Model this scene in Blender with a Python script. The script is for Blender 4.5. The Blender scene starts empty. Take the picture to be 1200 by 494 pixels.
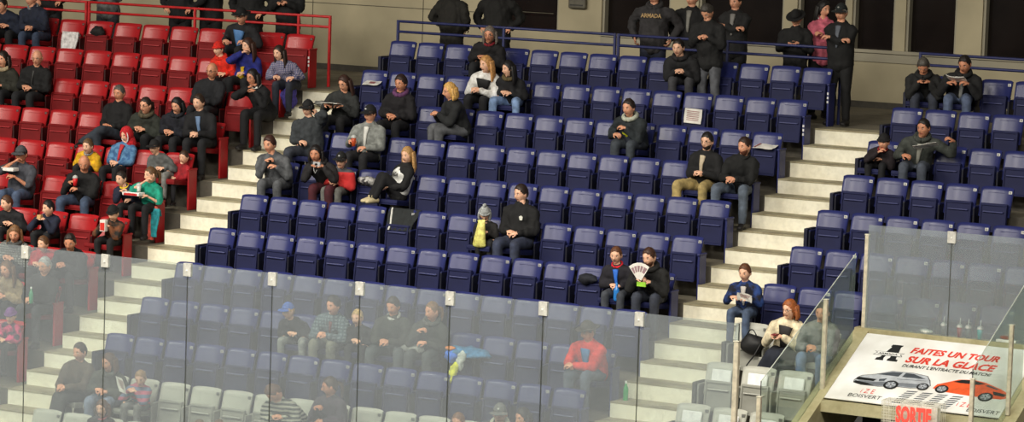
import bpy, math, random
from mathutils import Vector as V, Matrix, noise
random.seed(7)
C = bpy.context.scene.collection
# ------------------------------------------------------------------ camera
CP = V((26.219, -43.3396, 2.8721)); YAW, PIT, ROL, FPX = -0.5134, 0.1072, 0.0325, 3843.0
RD, RR = 0.8, 0.4193          # row depth, row rise
SH = 0.82                     # top of backrest above its tread
FW = V((math.sin(YAW)*math.cos(PIT), math.cos(YAW)*math.cos(PIT), -math.sin(PIT)))
_r = V((math.cos(YAW), -math.sin(YAW), 0)); _u = _r.cross(FW)
RT = _r*math.cos(ROL)+_u*math.sin(ROL); UP = -_r*math.sin(ROL)+_u*math.cos(ROL)
cam = bpy.data.objects.new('camera', bpy.data.cameras.new('camera')); C.objects.link(cam)
cam.matrix_world = Matrix(((RT.x, UP.x, -FW.x, CP.x), (RT.y, UP.y, -FW.y, CP.y), (RT.z, UP.z, -FW.z, CP.z), (0, 0, 0, 1)))
cam.data.sensor_width = 36; cam.data.lens = FPX/1200*36; cam.data.clip_end = 400
bpy.context.scene.camera = cam

def ray(x, y, ax, val):       # where the sight line of a photo point meets a plane of the place (used for surveying)
    d = FW*FPX+RT*(x-600)-UP*(y-247)
    return CP+d*((val-CP[ax])/d[ax])
def pix(p):
    d = p-CP; z = d.dot(FW); return 600+FPX*d.dot(RT)/z, 247-FPX*d.dot(UP)/z
def tread(r): return -r*RR-SH

# ------------------------------------------------------------------ materials
MC = {}
def lin(c): return tuple(((v/255)/12.92 if v/255 <= .04045 else ((v/255+.055)/1.055)**2.4) for v in c)+(1,)
def mat(c, rough=.7, kind='plain', c2=None, scale=10, metal=0, spec=.5, bump=0):
    key = (tuple(c), rough, kind, tuple(c2) if c2 else None, scale, metal, spec, bump)
    if key in MC: return MC[key]
    m = bpy.data.materials.new('material'); m.use_nodes = True; nt = m.node_tree; N = nt.nodes; L = nt.links
    b = N['Principled BSDF']; b.inputs['Roughness'].default_value = rough; b.inputs['Metallic'].default_value = metal
    b.inputs['Specular IOR Level'].default_value = spec
    b.inputs['Base Color'].default_value = lin(c)
    tc = N.new('ShaderNodeTexCoord'); mp = N.new('ShaderNodeMapping'); L.new(tc.outputs['Object'], mp.inputs[0])
    def ramp(src, a, bb, p0, p1, const=False):
        r = N.new('ShaderNodeValToRGB'); r.color_ramp.elements[0].color = lin(a); r.color_ramp.elements[1].color = lin(bb)
        r.color_ramp.elements[0].position = p0; r.color_ramp.elements[1].position = p1
        if const: r.color_ramp.interpolation = 'CONSTANT'
        L.new(src, r.inputs[0]); return r.outputs[0]
    out = None
    if kind == 'plain' or kind == 'cloth':
        n = N.new('ShaderNodeTexNoise'); n.inputs['Scale'].default_value = scale; n.inputs['Detail'].default_value = 4
        L.new(mp.outputs[0], n.inputs['Vector'])
        k = .9 if kind == 'plain' else .8
        out = ramp(n.outputs[0], [v*k for v in c], [min(255, v*(2-k)) for v in c], .3, .7)
    elif kind == 'noise':
        n = N.new('ShaderNodeTexNoise'); n.inputs['Scale'].default_value = scale; n.inputs['Detail'].default_value = 5
        L.new(mp.outputs[0], n.inputs['Vector']); out = ramp(n.outputs[0], c, c2, .42, .58)
    elif kind == 'stripe':
        n = N.new('ShaderNodeTexWave'); n.bands_direction = 'Z'; n.inputs['Scale'].default_value = scale; n.inputs['Distortion'].default_value = .6
        L.new(mp.outputs[0], n.inputs['Vector']); out = ramp(n.outputs[0], c, c2, .45, .55)
    elif kind == 'band':      # chest band by height
        s = N.new('ShaderNodeSeparateXYZ'); L.new(mp.outputs[0], s.inputs[0]); out = ramp(s.outputs[2], c, c2, scale-.002, scale+.002)
    elif kind == 'plaid':
        a = N.new('ShaderNodeTexWave'); a.bands_direction = 'Z'; a.inputs['Scale'].default_value = scale
        d = N.new('ShaderNodeTexWave'); d.bands_direction = 'X'; d.inputs['Scale'].default_value = scale
        L.new(mp.outputs[0], a.inputs['Vector']); L.new(mp.outputs[0], d.inputs['Vector'])
        x = N.new('ShaderNodeMath'); x.operation = 'MULTIPLY'; L.new(a.outputs[1], x.inputs[0]); L.new(d.outputs[1], x.inputs[1])
        out = ramp(x.outputs[0], c, c2, .15, .5)
    elif kind == 'dots':
        n = N.new('ShaderNodeTexVoronoi'); n.inputs['Scale'].default_value = scale; L.new(mp.outputs[0], n.inputs['Vector'])
        out = ramp(n.outputs[0], c2, c, .25, .4)
    elif kind == 'concrete':
        n = N.new('ShaderNodeTexNoise'); n.inputs['Scale'].default_value = scale; n.inputs['Detail'].default_value = 8; n.inputs['Roughness'].default_value = .65
        L.new(mp.outputs[0], n.inputs['Vector'])
        o1 = ramp(n.outputs[0], c2, c, .36, .6)
        n2 = N.new('ShaderNodeTexNoise'); n2.inputs['Scale'].default_value = scale*9; n2.inputs['Detail'].default_value = 3; L.new(mp.outputs[0], n2.inputs['Vector'])
        o2 = ramp(n2.outputs[0], (232, 232, 230), (255, 255, 255), .3, .6)
        mx = N.new('ShaderNodeMix'); mx.data_type = 'RGBA'; mx.blend_type = 'MULTIPLY'; mx.inputs[0].default_value = .6
        L.new(o1, mx.inputs[6]); L.new(o2, mx.inputs[7]); out = mx.outputs[2]
    if out: L.new(out, b.inputs['Base Color'])
    if bump:
        n3 = N.new('ShaderNodeTexNoise'); n3.inputs['Scale'].default_value = bump; L.new(mp.outputs[0], n3.inputs['Vector'])
        bp = N.new('ShaderNodeBump'); bp.inputs['Strength'].default_value = .35; bp.inputs['Distance'].default_value = .01
        L.new(n3.outputs[0], bp.inputs['Height']); L.new(bp.outputs[0], b.inputs['Normal'])
    MC[key] = m; return m
def glass(haze, col=(225, 230, 225), tint=(238, 244, 240)):
    m = bpy.data.materials.new('plexiglass'); m.use_nodes = True; nt = m.node_tree; N = nt.nodes; L = nt.links
    N.remove(N['Principled BSDF']); o = N['Material Output']
    t = N.new('ShaderNodeBsdfTransparent'); t.inputs[0].default_value = lin(tint)
    d = N.new('ShaderNodeBsdfDiffuse'); d.inputs[0].default_value = lin(col)  # diffuse film puts the haze of reflected brightness into the pane's colour
    mx = N.new('ShaderNodeMixShader')
    n = N.new('ShaderNodeTexNoise'); n.inputs['Scale'].default_value = 1.1; n.inputs['Detail'].default_value = 3
    tc = N.new('ShaderNodeTexCoord'); L.new(tc.outputs['Object'], n.inputs['Vector'])
    mr = N.new('ShaderNodeMapRange'); mr.inputs[1].default_value = .3; mr.inputs[2].default_value = .7; mr.inputs[3].default_value = haze*.85; mr.inputs[4].default_value = haze*1.15
    L.new(n.outputs[0], mr.inputs[0]); L.new(mr.outputs[0], mx.inputs[0]); L.new(t.outputs[0], mx.inputs[1]); L.new(d.outputs[0], mx.inputs[2])
    g = N.new('ShaderNodeBsdfGlossy'); g.inputs['Roughness'].default_value = .03; g.inputs[0].default_value = (1, 1, 1, 1)
    f = N.new('ShaderNodeMixShader'); f.inputs[0].default_value = .05
    L.new(mx.outputs[0], f.inputs[1]); L.new(g.outputs[0], f.inputs[2]); L.new(f.outputs[0], o.inputs[0])
    return m

# ------------------------------------------------------------------ mesh collector
class MB:
    def __init__(s): s.v = []; s.f = []; s.m = []
    def add(s, vs, fs, mi=0):
        b = len(s.v); s.v += [tuple(p) for p in vs]; s.f += [tuple(b+i for i in f) for f in fs]; s.m += [mi]*len(fs); return s
    def box(s, lo, hi, mi=0, bev=0):
        x0, y0, z0 = lo; x1, y1, z1 = hi
        if bev <= 0:
            vs = [(x, y, z) for x in (x0, x1) for y in (y0, y1) for z in (z0, z1)]
            return s.add(vs, [(0, 1, 3, 2), (4, 6, 7, 5), (0, 4, 5, 1), (2, 3, 7, 6), (0, 2, 6, 4), (1, 5, 7, 3)], mi)
        import bmesh
        bm = bmesh.new(); bmesh.ops.create_cube(bm, size=1)
        for q in bm.verts: q.co = ((x0+x1)/2+q.co.x*(x1-x0), (y0+y1)/2+q.co.y*(y1-y0), (z0+z1)/2+q.co.z*(z1-z0))
        bmesh.ops.bevel(bm, geom=bm.edges[:], offset=bev, segments=2, profile=.5, affect='EDGES')
        bm.verts.index_update(); s.add([q.co[:] for q in bm.verts], [[q.index for q in f.verts] for f in bm.faces], mi); bm.free(); return s
    def tube(s, pts, rad, side=None, n=10, mi=0, cap=True):
        pts = [V(p) for p in pts]; rad = [(r, r) if isinstance(r, (int, float)) else r for r in rad]
        k = len(pts); T = []
        for i in range(k):
            t = (pts[min(i+1, k-1)]-pts[max(i-1, 0)]); T.append(t.normalized() if t.length > 1e-9 else V((0, 0, 1)))
        if side is None:
            side = V((1, 0, 0)) if abs(T[0].x) < .8 else V((0, 1, 0))
        P = list(pts); Q = list(rad); TT = list(T)
        if cap:
            r0 = min(rad[0])*.7; r1 = min(rad[-1])*.7
            P = [pts[0]-T[0]*r0, pts[0]-T[0]*r0*.6]+P+[pts[-1]+T[-1]*r1*.6, pts[-1]+T[-1]*r1]
            sc = lambda r, a: (r[0]*a, r[1]*a)
            Q = [sc(rad[0], .25), sc(rad[0], .75)]+Q+[sc(rad[-1], .75), sc(rad[-1], .25)]
            TT = [T[0], T[0]]+TT+[T[-1], T[-1]]
        vs = []; A = V(side)
        for p, r, t in zip(P, Q, TT):
            a = (A-t*A.dot(t)); a = a.normalized() if a.length > 1e-6 else t.orthogonal().normalized(); A = a; b = t.cross(a)
            for j in range(n):
                th = 2*math.pi*j/n; vs.append(p+a*(r[0]*math.cos(th))+b*(r[1]*math.sin(th)))
        m = len(P); fs = [(i*n+j, i*n+(j+1) % n, (i+1)*n+(j+1) % n, (i+1)*n+j) for i in range(m-1) for j in range(n)]
        fs += [tuple(range(n))[::-1], tuple((m-1)*n+j for j in range(n))]
        return s.add(vs, fs, mi)
    def ell(s, c, r, M=None, nu=12, nv=8, mi=0):
        vs = []; fs = []; c = V(c)
        for i in range(nv+1):
            th = math.pi*i/nv
            for j in range(nu):
                ph = 2*math.pi*j/nu; p = V((r[0]*math.sin(th)*math.cos(ph), r[1]*math.sin(th)*math.sin(ph), r[2]*math.cos(th)))
                vs.append(c+(M @ p if M else p))
        for i in range(nv):
            for j in range(nu): fs.append((i*nu+j, (i+1)*nu+j, (i+1)*nu+(j+1) % nu, i*nu+(j+1) % nu))
        return s.add(vs, fs, mi)
    def prism(s, poly, O, A, B, Nn, th, mi=0):   # flat outline in axes A,B, thickness along Nn
        k = len(poly); vs = [O+A*x+B*y for x, y in poly]+[O+A*x+B*y+Nn*th for x, y in poly]
        return s.add(vs, [tuple(range(k))[::-1], tuple(range(k, 2*k))]+[(i, (i+1) % k, k+(i+1) % k, k+i) for i in range(k)], mi)
    def mesh(s, name, mats, smooth=False):
        me = bpy.data.meshes.new(name); me.from_pydata(s.v, [], s.f)
        for m in (mats if isinstance(mats, (list, tuple)) else [mats]): me.materials.append(m)
        me.polygons.foreach_set('material_index', s.m)
        if smooth: me.polygons.foreach_set('use_smooth', [True]*len(s.f))
        me.update(); return me
    def build(s, name, mats, parent=None, smooth=False, loc=None):
        o = bpy.data.objects.new(name, s.mesh(name, mats, smooth)); C.objects.link(o)
        if parent: o.parent = parent
        if loc is not None: o.location = loc
        return o
def tag(o, label=None, cat=None, group=None, kind=None):
    if label: o['label'] = label
    if cat: o['category'] = cat
    if group: o['group'] = group
    if kind: o['kind'] = kind
    return o
def empty(name, loc, label, cat, group=None, rz=0):
    o = bpy.data.objects.new(name, None); C.objects.link(o); o.location = loc; o.rotation_euler = (0, 0, rz); o.empty_display_size = .1
    return tag(o, label, cat, group)
def text_mesh(mb, txt, size, O, A, B, Nn, th=.002, mi=0, sx=1.0, font_shear=0, align='LEFT', bold=0, W=None):
    cu = bpy.data.curves.new('t', 'FONT'); cu.body = txt; cu.size = size; cu.align_x = align; cu.shear = font_shear; cu.offset = bold; cu.resolution_u = 3
    o = bpy.data.objects.new('t', cu); C.objects.link(o); dg = bpy.context.evaluated_depsgraph_get()
    me = bpy.data.meshes.new_from_object(o.evaluated_get(dg))
    if W: sx = W/(max(v.co.x for v in me.vertices)-min(v.co.x for v in me.vertices))
    vs = [O+A*(v.co.x*sx)+B*v.co.y+Nn*th for v in me.vertices]; mb.add(vs, [tuple(p.vertices) for p in me.polygons], mi)
    bpy.data.objects.remove(o); bpy.data.curves.remove(cu); bpy.data.meshes.remove(me)
ORD = ['first', 'second', 'third', 'fourth', 'fifth', 'sixth', 'seventh', 'eighth', 'ninth', 'tenth', 'eleventh', 'twelfth', 'thirteenth', 'fourteenth', 'fifteenth']
JOBS = []                     # cloth and body surfaces merged into one skin each, all evaluated in one pass
def skin_job(mb, name, mats, parent, vox, wob=0, extra=None, wsc=11):
    JOBS.append((mb, name, mats, parent, vox, wob, extra, wsc))
def run_jobs():
    obs = []
    for mb, name, mats, parent, vox, wob, extra, wsc in JOBS:
        o = bpy.data.objects.new('tmp', mb.mesh('tmp', [])); C.objects.link(o)
        r = o.modifiers.new('r', 'REMESH'); r.mode = 'VOXEL'; r.voxel_size = vox; r.adaptivity = 0
        sm = o.modifiers.new('s', 'SMOOTH'); sm.factor = .5; sm.iterations = 3
        obs.append(o)
    dg = bpy.context.evaluated_depsgraph_get()
    res = []
    for o, j in zip(obs, JOBS):
        me = bpy.data.meshes.new_from_object(o.evaluated_get(dg)); me.name = j[1]; res.append(me)
    for o in obs:
        m = o.data; bpy.data.objects.remove(o); bpy.data.meshes.remove(m)
    for me, (mb, name, mats, parent, vox, wob, extra, wsc) in zip(res, JOBS):
        if wob:
            for v, nrm in zip(me.vertices, [q.vector.copy() for q in me.vertex_normals]):
                c = v.co; v.co = c+nrm*(wob*(noise.noise(V((c.x*wsc, c.y*wsc, c.z*wsc*.6)))+.5*noise.noise(c*wsc*2.3)))
        if extra:
            e = MB(); e.v = [tuple(v.co) for v in me.vertices]; e.f = [tuple(p.vertices) for p in me.polygons]; e.m = [0]*len(e.f)
            e.add(extra.v, extra.f); e.m[-len(extra.f):] = extra.m
            bpy.data.meshes.remove(me); me = e.mesh(name, mats, True)
        else:
            me.materials.clear()
            for m in mats: me.materials.append(m)
            me.polygons.foreach_set('use_smooth', [True]*len(me.polygons))
        o = bpy.data.objects.new(name, me); C.objects.link(o); o.parent = parent
# ================================================================== people
def sstep(x): x = max(0., min(1., x)); return x*x*(3-2*x)
def head_pts(shape, nu=36, nv=26):
    vs = []; fs = []
    for i in range(nv+1):
        th = math.pi*i/nv
        for j in range(nu):
            t = -1+2*j/nu; ph = math.pi*math.copysign(abs(t)**1.3, t)
            vs.append(shape(th, ph))
    for i in range(nv):
        for j in range(nu): fs.append((i*nu+j, (i+1)*nu+j, (i+1)*nu+(j+1) % nu, i*nu+(j+1) % nu))
    return vs, fs
HX, HY, HZ = .073, .092, .118
def base(th, ph, k=1., flat=False):
    x = HX*math.sin(th)*math.sin(ph); y = HY*math.sin(th)*math.cos(ph); z = HZ*math.cos(th)
    q = z/HZ
    if q < 0: x *= 1-.30*(-q)**1.4; y *= (1-.32*(-q)**1.2) if y < 0 else (1-.10*(-q)**2)
    y -= .008*(1 if y < 0 else 0)*0
    return V((x*k, y*k, z*k))
def face(th, ph):
    p = base(th, ph); x, y, z = p
    if y > 0:
        g = lambda x0, z0, sx, sz: math.exp(-((x-x0)/sx)**2-((z-z0)/sz)**2)
        y += .022*g(0, -.030, .011, .013)+.012*g(0, -.010, .009, .02)+.004*g(0, .028, .05, .010)
        y -= .011*(g(.030, .004, .014, .011)+g(-.030, .004, .014, .011))
        y += .006*g(0, -.060, .020, .009)-.004*g(0, -.072, .02, .005)+.008*g(0, -.100, .02, .012)
        y += .003*(g(.038, -.025, .016, .016)+g(-.038, -.025, .016, .016))
    return V((x, y, z))
FV, FF = head_pts(face)
def head_mb(mb, T, brow=True):
    mi = []
    b = len(mb.v); mb.v += [tuple(T(p)) for p in FV]
    for f in FF:
        c = sum((FV[i] for i in f), V((0, 0, 0)))/4; m = 0
        if c.y > .05:
            if abs(c.x) < .021 and -.067 < c.z < -.052: m = 1
            elif brow and .014 < abs(c.x) < .044 and .020 < c.z-(.004 if abs(c.x) < .024 else 0) < .029: m = 4
        mb.f.append(tuple(b+i for i in f)); mb.m.append(m)
    for sx in (-1, 1):
        vs = []; tmp = MB(); tmp.ell((sx*.029, .073, .003), (.0125, .0095, .0075), nu=8, nv=6, mi=2); tmp.ell((sx*.029, .0795, .003), (.0058, .0045, .0058), nu=8, nv=6, mi=3)
        tmp.ell((sx*.076, -.006, -.008), (.007, .018, .030), nu=8, nv=6, mi=0)
        b = len(mb.v); mb.v += [tuple(T(V(p))) for p in tmp.v]; mb.f += [tuple(b+i for i in f) for f in tmp.f]; mb.m += tmp.m
def shell(T, zl, thick, col_noise=.004, inner=.86, soft=.12, seed=0, sq=1.0):
    def shp(th, ph):
        p = base(th, ph); q = p.z/HZ; m = sstep((q-zl(abs(ph)))/soft+.5)
        k = inner+(1+thick-inner)*m
        o = p*k; o.z = p.z*(inner+(1+thick*sq-inner)*m)
        if m > .5 and col_noise: o += p.normalized()*col_noise*noise.noise(V((p.x*60+seed, p.y*60, p.z*25)))
        return o
    vs, fs = head_pts(shp, 30, 22)
    mb = MB(); mb.add([T(p) for p in vs], fs); return mb
def lerp_tab(tab):
    def f(a):
        a = math.degrees(a)
        for (a0, v0), (a1, v1) in zip(tab, tab[1:]):
            if a <= a1: return v0+(v1-v0)*(a-a0)/(a1-a0)
        return tab[-1][1]
    return f
ZS = lerp_tab([(0, .58), (40, .5), (62, .15), (80, -.12), (100, -.2), (130, -.5), (180, -.62)])
ZL = lerp_tab([(0, .56), (30, .52), (62, .05), (76, -.7), (100, -1.3), (180, -1.3)])
ZB = lerp_tab([(0, .30), (60, .22), (100, -.05), (180, -.2)])
ZC = lerp_tab([(0, .36), (60, .30), (100, .2), (180, .1)])
ZH = lerp_tab([(0, .62), (30, .45), (50, -.4), (62, -1.3), (180, -1.3)])
ZK = lerp_tab([(0, 2), (179, 2), (180, 2)])
SKIN = {'a': (222, 160, 128), 'b': (205, 140, 108), 'c': (232, 178, 150), 'd': (150, 98, 72), 'k': (236, 182, 152)}
PEOPLE = []
def two_bone(a, b, l1, l2, pole):
    d = b-a; L = min(d.length, (l1+l2)*.995); dn = d.normalized(); x = (l1*l1-l2*l2+L*L)/(2*L); h = math.sqrt(max(0, l1*l1-x*x))
    p = (pole-dn*pole.dot(dn)).normalized(); return a+dn*x+p*h, a+dn*L
ARMS = {  # (x outward, y forward, z up) of right / left hand from the hips; x in the person's own frame (+ = person's left)
 'lap': ((-.06, .27, .115), (.05, .28, .10)), 'knees': ((-.13, .40, .12), (.13, .40, .12)), 'clasp': ((-.035, .40, .13), (.035, .41, .12)),
 'phone': ((-.05, .33, .22), (.05, .33, .22)), 'cam': ((-.07, .30, .36), (.07, .30, .36)), 'chest': ((-.06, .24, .32), (.05, .25, .30)),
 'fold': ((.12, .20, .24), (-.12, .22, .22)), 'tray': ((-.14, .33, .22), (.12, .33, .22)), 'rest': ((-.20, .28, .10), (.18, .30, .10)),
 'down': ((-.27, .03, -.03), (.27, .03, -.03)), 'sphone': ((-.05, .27, .22), (.05, .28, .23)), 'spock': ((-.22, .10, .0), (.22, .10, .0)),
 'sfold': ((.13, .20, .24), (-.13, .22, .27)), 'card': ((-.09, .34, .24), (.04, .33, .20))}
def person(sec, row, hd, label, s=1., top=(20, 20, 22), pants=(25, 26, 30), hair=('short', (40, 28, 20)), hat=None, skin='a', arms='lap', a=15, ha=None, hp=8,
           legs='sit', tk=None, pk=None, wide=1., lean=None, beard=None, glasses=False, hood=False, collar=None, zipc=None, shoe=(25, 22, 22), rh=None, lh=None, front=None,
           Y=None, floor=None, sleeve=True, skinleg=False, dz=0, px=None, cat='person', back=False, fem=False, coat=0, hz=1., tilt=None, zw=None):
    hx, hy = hd
    if Y is None or floor is None:
        if a < 100: a = a-26; ha = (ha if ha is not None else a+34)-22
    stand = legs == 'stand'
    ang = math.radians(a); F = V((-math.sin(ang), -math.cos(ang), 0)); S = V((math.cos(ang), -math.sin(ang), 0)); U = V((0, 0, 1))
    hs = s**.45                                       # heads of children stay large
    if stand:
        fz = floor if floor is not None else -SH
        s = s*1.07
        if hy is not None:
            s0 = s; yy = (Y if Y is not None else .8)
            for _ in range(3): s = (ray(hx, hy, 1, yy+F.y*.5*s*math.sin(math.radians(lean or 0))).z-fz)/(.93+.50*math.cos(math.radians(lean or 0))+.126)
            hs = s**.45
        py = Y if Y is not None else .8; pz = fz+.93*s
    else:
        fz = tread(row) if floor is None else floor
        py = (-row*RD-.22) if Y is None else Y; pz = fz+.44+.095*s+dz
    def spine(le): # neck and head for a lean in radians
        d1 = F*math.sin(le)+U*math.cos(le); d2 = F*math.sin(le*.55)+U*math.cos(le*.55)
        sh = d1*(.455*s); hc = sh+d2*(.062*s)+(F*.022+d2*.116)*hs
        return sh, hc, d1, d2
    best = None
    if hy is None: cand = [lean or 0]
    elif lean is not None: cand = [lean]
    else: cand = [x*.5 for x in range(-12, 100)]
    for c in cand:
        le = math.radians(c); sh, hc, d1, d2 = spine(le); Yh = py+hc.y; zh = pz+hc.z
        if hy is None:
            # head height known from stature, find X along the row
            lo = ray(hx, 0, 1, Yh); X = lo.x
            for _ in range(4):
                e = hx-pix(V((X, Yh, zh)))[0]; X += e/68.
            best = (0, le, V((X, Yh, zh)))
        else:
            w = ray(hx, hy, 1, Yh); e = abs(w.z-zh)
            if best is None or e < best[0]: best = (e, le, V((w.x, Yh, zh)))
    err, le, HC = best
    if err > .02: print('HEADFIT %.2f lean %.0f' % (err, math.degrees(le)), label)
    # seat
    pxw = HC.x-spine(le)[1].x
    tl = 0.
    if not stand and sec in 'LCR' and floor is None:
        w, o = (.556, -2.09) if sec == 'L' else (.5, -.19) if sec == 'C' else (.5, 8.56)
        c = round((pxw-o)/w); seatx = o+c*w
        if px is not None: seatx += px
        if tilt is None: tl = max(-.12, min(.12, pxw-seatx))
        pxw -= tl
        OCC.add((sec, row, c))
    root = V((pxw, py, pz))
    sh, hc, d1, d2 = spine(le)
    if tl: side = tl/hc.length; d1 = (d1+V((side, 0, 0))).normalized(); d2 = (d2+V((side, 0, 0))).normalized(); sh = d1*(.455*s)
    SC = root+sh; HC = SC+d2*(.062*s)+(F*.022+d2*.116)*hs
    base_o = empty('person', (root.x, root.y, fz), label, cat); O = V(base_o.location)
    L_ = lambda p: p-O
    body = MB(); jac = MB(); tro = MB(); ext = MB()
    W = wide; f_ = .92 if fem else 1.
    # torso
    n1 = d1.cross(S).normalized()
    tp = [root-d1*.03*s, root+d1*.10*s, root+d1*.22*s, root+d1*.34*s, root+sh*.98, root+sh+d2*.045*s]
    tr = [(.165, .115), (.150*W, .115*W), (.145*W*f_, .110*W), (.180*f_, .120), (.142*f_, .088), (.066, .06)]
    body.tube([L_(p) for p in tp], [(x*s*.93, y*s*.93) for x, y in tr], side=S, n=14)
    neck0 = SC-d2*.01; neck1 = HC-d2*(.06*hs)
    body.tube([L_(neck0), L_((neck0+neck1)/2), L_(neck1)], [.064*s, .060*s, .056*hs], n=10)
    g = .022*s
    if legs != 'stand' or not coat: jp = tp[:]; jr = [(x*s*1.04+g, y*s*1.04+g) for x, y in tr]; jr[-1] = (.075*s, .07*s)
    jp = tp[:]; jr = [(x*s*1.02+g, y*s*1.02+g) for x, y in tr]; jr[-1] = (.082*s, .075*s)
    if stand: jp = [root-U*(.10+coat)*s]+jp; jr = [((.17+.02*(coat > 0))*s+g, .125*s+g)]+jr
    jac.tube([L_(p) for p in jp], jr, side=S, n=14)
    # legs
    for k in (-1, 1):
        hip = root+S*(k*.088*s)-U*(.01*s)
        if stand:
            kn = hip+F*.02*s-U*.44*s+S*k*.02*s; an = V((kn.x, kn.y, fz+.085*s))-F*.03*s
        else:
            kx = k*(.125 if legs in ('sit', 'low') else .20 if legs == 'spread' else .05)*s
            kn = root+S*kx+F*(.435*s)+U*(.015*s)
            ft = S*kx*1.0+F*(.43*s)
            if legs == 'back': ft = S*kx+F*.30*s
            if legs == 'out': ft = S*kx+F*.62*s
            if legs == 'left': ft = -S*.25*s*0+S*(kx-.28*s)+F*.42*s
            if legs == 'cross' and k == 1: kn = root+S*(.02*s)+F*.44*s+U*.10*s; ft = S*(-.30*s)+F*.50*s
            an = root+ft; an.z = fz+.085*s
            if legs == 'cross' and k == 1: an.z = root.z-.12*s
            if legs == 'up': kn = root+S*kx+F*.28*s+U*.30*s; an = root+S*kx+F*.46*s; an.z = root.z-.04
            sl = (kn-an).length
            if sl > .46*s and legs != 'up': an = kn+(an-kn).normalized()*.46*s     # short legs dangle
        m = (hip+kn)/2; tr_ = [.088*s, .080*s, .060*s]
        body.tube([L_(hip), L_(m), L_(kn)], [r*.93 for r in tr_], n=10)
        sp = [kn, kn*.6+an*.4-F*.008, an]; body.tube([L_(p) for p in sp], [.052*s, .053*s, .034*s], n=10)
        tro.tube([L_(hip), L_(m), L_(kn)], [(r*1.06+.008) for r in tr_], n=12)
        if not skinleg: tro.tube([L_(p) for p in sp], [.068*s, .068*s, .056*s], n=12)
        # shoes
        sm = MB(); toe = (F*.15+S*k*.02)*s; hb = an-F*.055*s
        sm.tube([L_(hb-U*.035*s), L_(an+toe*.4-U*.035*s), L_(an+toe-U*.05*s)], [(.043*s, .045*s), (.046*s, .045*s), (.040*s, .025*s)], side=S, n=10)
        sm.tube([L_(an-U*.03*s), L_(an+U*.03*s)], [.045*s, .045*s], n=10)
        sh_o = sm.build('shoe', mat(shoe, .6), base_o, True)
        sole = MB(); sole.tube([L_(hb-U*.070*s), L_(an+toe*.4-U*.072*s), L_(an+toe-U*.070*s)], [(.043*s, .012*s), (.047*s, .012*s), (.040*s, .010*s)], side=S, n=8)
        sole.build('shoe_sole', mat((60, 58, 55), .8), sh_o, True)
    tro.tube([L_(root-d1*.05*s), L_(root+d1*.08*s)], [(.172*s, .122*s), (.158*W*s, .122*W*s)], side=S, n=14)
    # arms
    pr = ARMS.get(arms, ARMS['lap']); hands = []
    tgt = [rh or pr[0], lh or pr[1]]
    for k, tg in ((-1, tgt[0]), (1, tgt[1])):
        shd = SC+S*(k*.178*s*f_*(.6+.4*W))-d1*.035*s
        if tg == 'mouth': T0 = HC+F*.135*hs-U*.085*hs+S*k*.03
        elif tg == 'ear': T0 = HC+S*(k*.11)+F*.02-U*.06*hs
        elif tg == 'chin': T0 = HC+F*.08-U*.15*hs+S*k*.03
        elif tg == 'wide': T0 = SC+S*(k*.50*s)+F*.12*s+U*.02
        else:
            fx = le*.25 if not stand else 0
            fx = math.sin(le)*.44*min(1, max(0, tg[2]/.33)) if not stand else 0
            T0 = root+S*(tg[0]*s)+F*((tg[1]+fx)*s)+U*((tg[2])*s)
        pole = (S*k*.55-F*.35-U*.75) if tg not in ('mouth', 'ear', 'chin') else (S*k*.8-U*.6+F*.1)
        wr0 = T0+(shd-T0).normalized()*.06*s
        el, wr = two_bone(shd, wr0, .285*s, .255*s, pole)
        body.tube([L_(shd), L_((shd+el)/2), L_(el)], [.034*s, .036*s, .034*s], n=9); body.tube([L_(el), L_((el+wr)/2), L_(wr)], [.037*s, .034*s, .025*s], n=9)
        sl = .008
        jac.tube([L_(shd-S*k*.05*s), L_(shd+(el-shd)*.12), L_((shd+el)/2), L_(el)], [.070*s, .078*s, .064*s+sl, .056*s+sl], n=10)
        if sleeve: jac.tube([L_(el), L_((el+wr)/2), L_(wr-(wr-el).normalized()*.015)], [.056*s+sl, .051*s+sl, .040*s+sl], n=10)
        # hand: palm, four unequal bent fingers, thumb from the side of the palm
        fd = (wr-el).normalized()
        inw = (-S*k)
        if tg in ('mouth', 'chin'): fd = (fd+inw*.4+U*.3).normalized()
        elif tg == 'ear': fd = (U*.6-S*k*.1+F*.1).normalized()
        else: fd = (fd*.7+inw*.7-U*.15).normalized() if not (stand and arms == 'down') else (fd*.8-U*.4).normalized()
        pn = (inw-fd*inw.dot(fd))
        pn = (pn*.4-U*.8+fd*U.dot(fd)*.8 - F*.2) if not (stand and arms == 'down') else pn
        pn = (pn-fd*pn.dot(fd)).normalized(); sd = fd.cross(pn).normalized()
        if sd.dot(U+F) < 0: sd = -sd
        h = hs*.98 if s > .85 else s*1.02
        pc = wr+fd*.045*h
        ext.tube([L_(wr-fd*.01), L_(wr+fd*.03*h), L_(wr+fd*.085*h)], [(.026*h, .018*h), (.040*h, .016*h), (.038*h, .013*h)], side=sd, n=10)
        for i, (off, ln) in enumerate(((.030, .068), (.010, .078), (-.010, .073), (-.029, .058))):
            b0 = wr+fd*.080*h+sd*off*h; c1 = (fd*.85+pn*.5).normalized(); c2 = (fd*.3+pn*.95).normalized(); c3 = (pn-fd*.2).normalized()
            p1 = b0+c1*ln*.45*h; p2 = p1+c2*ln*.32*h; p3 = p2+c3*ln*.2*h
            ext.tube([L_(b0-fd*.012), L_(b0), L_(p1), L_(p2), L_(p3)], [.0090*h, .0090*h, .0085*h, .0078*h, .0066*h], n=6)
        t0 = wr+fd*.025*h+sd*.030*h; t1 = t0+(fd*.6+sd*.7+pn*.25).normalized()*.038*h; t2 = t1+(fd*.9+sd*.15+pn*.5).normalized()*.030*h
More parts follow.
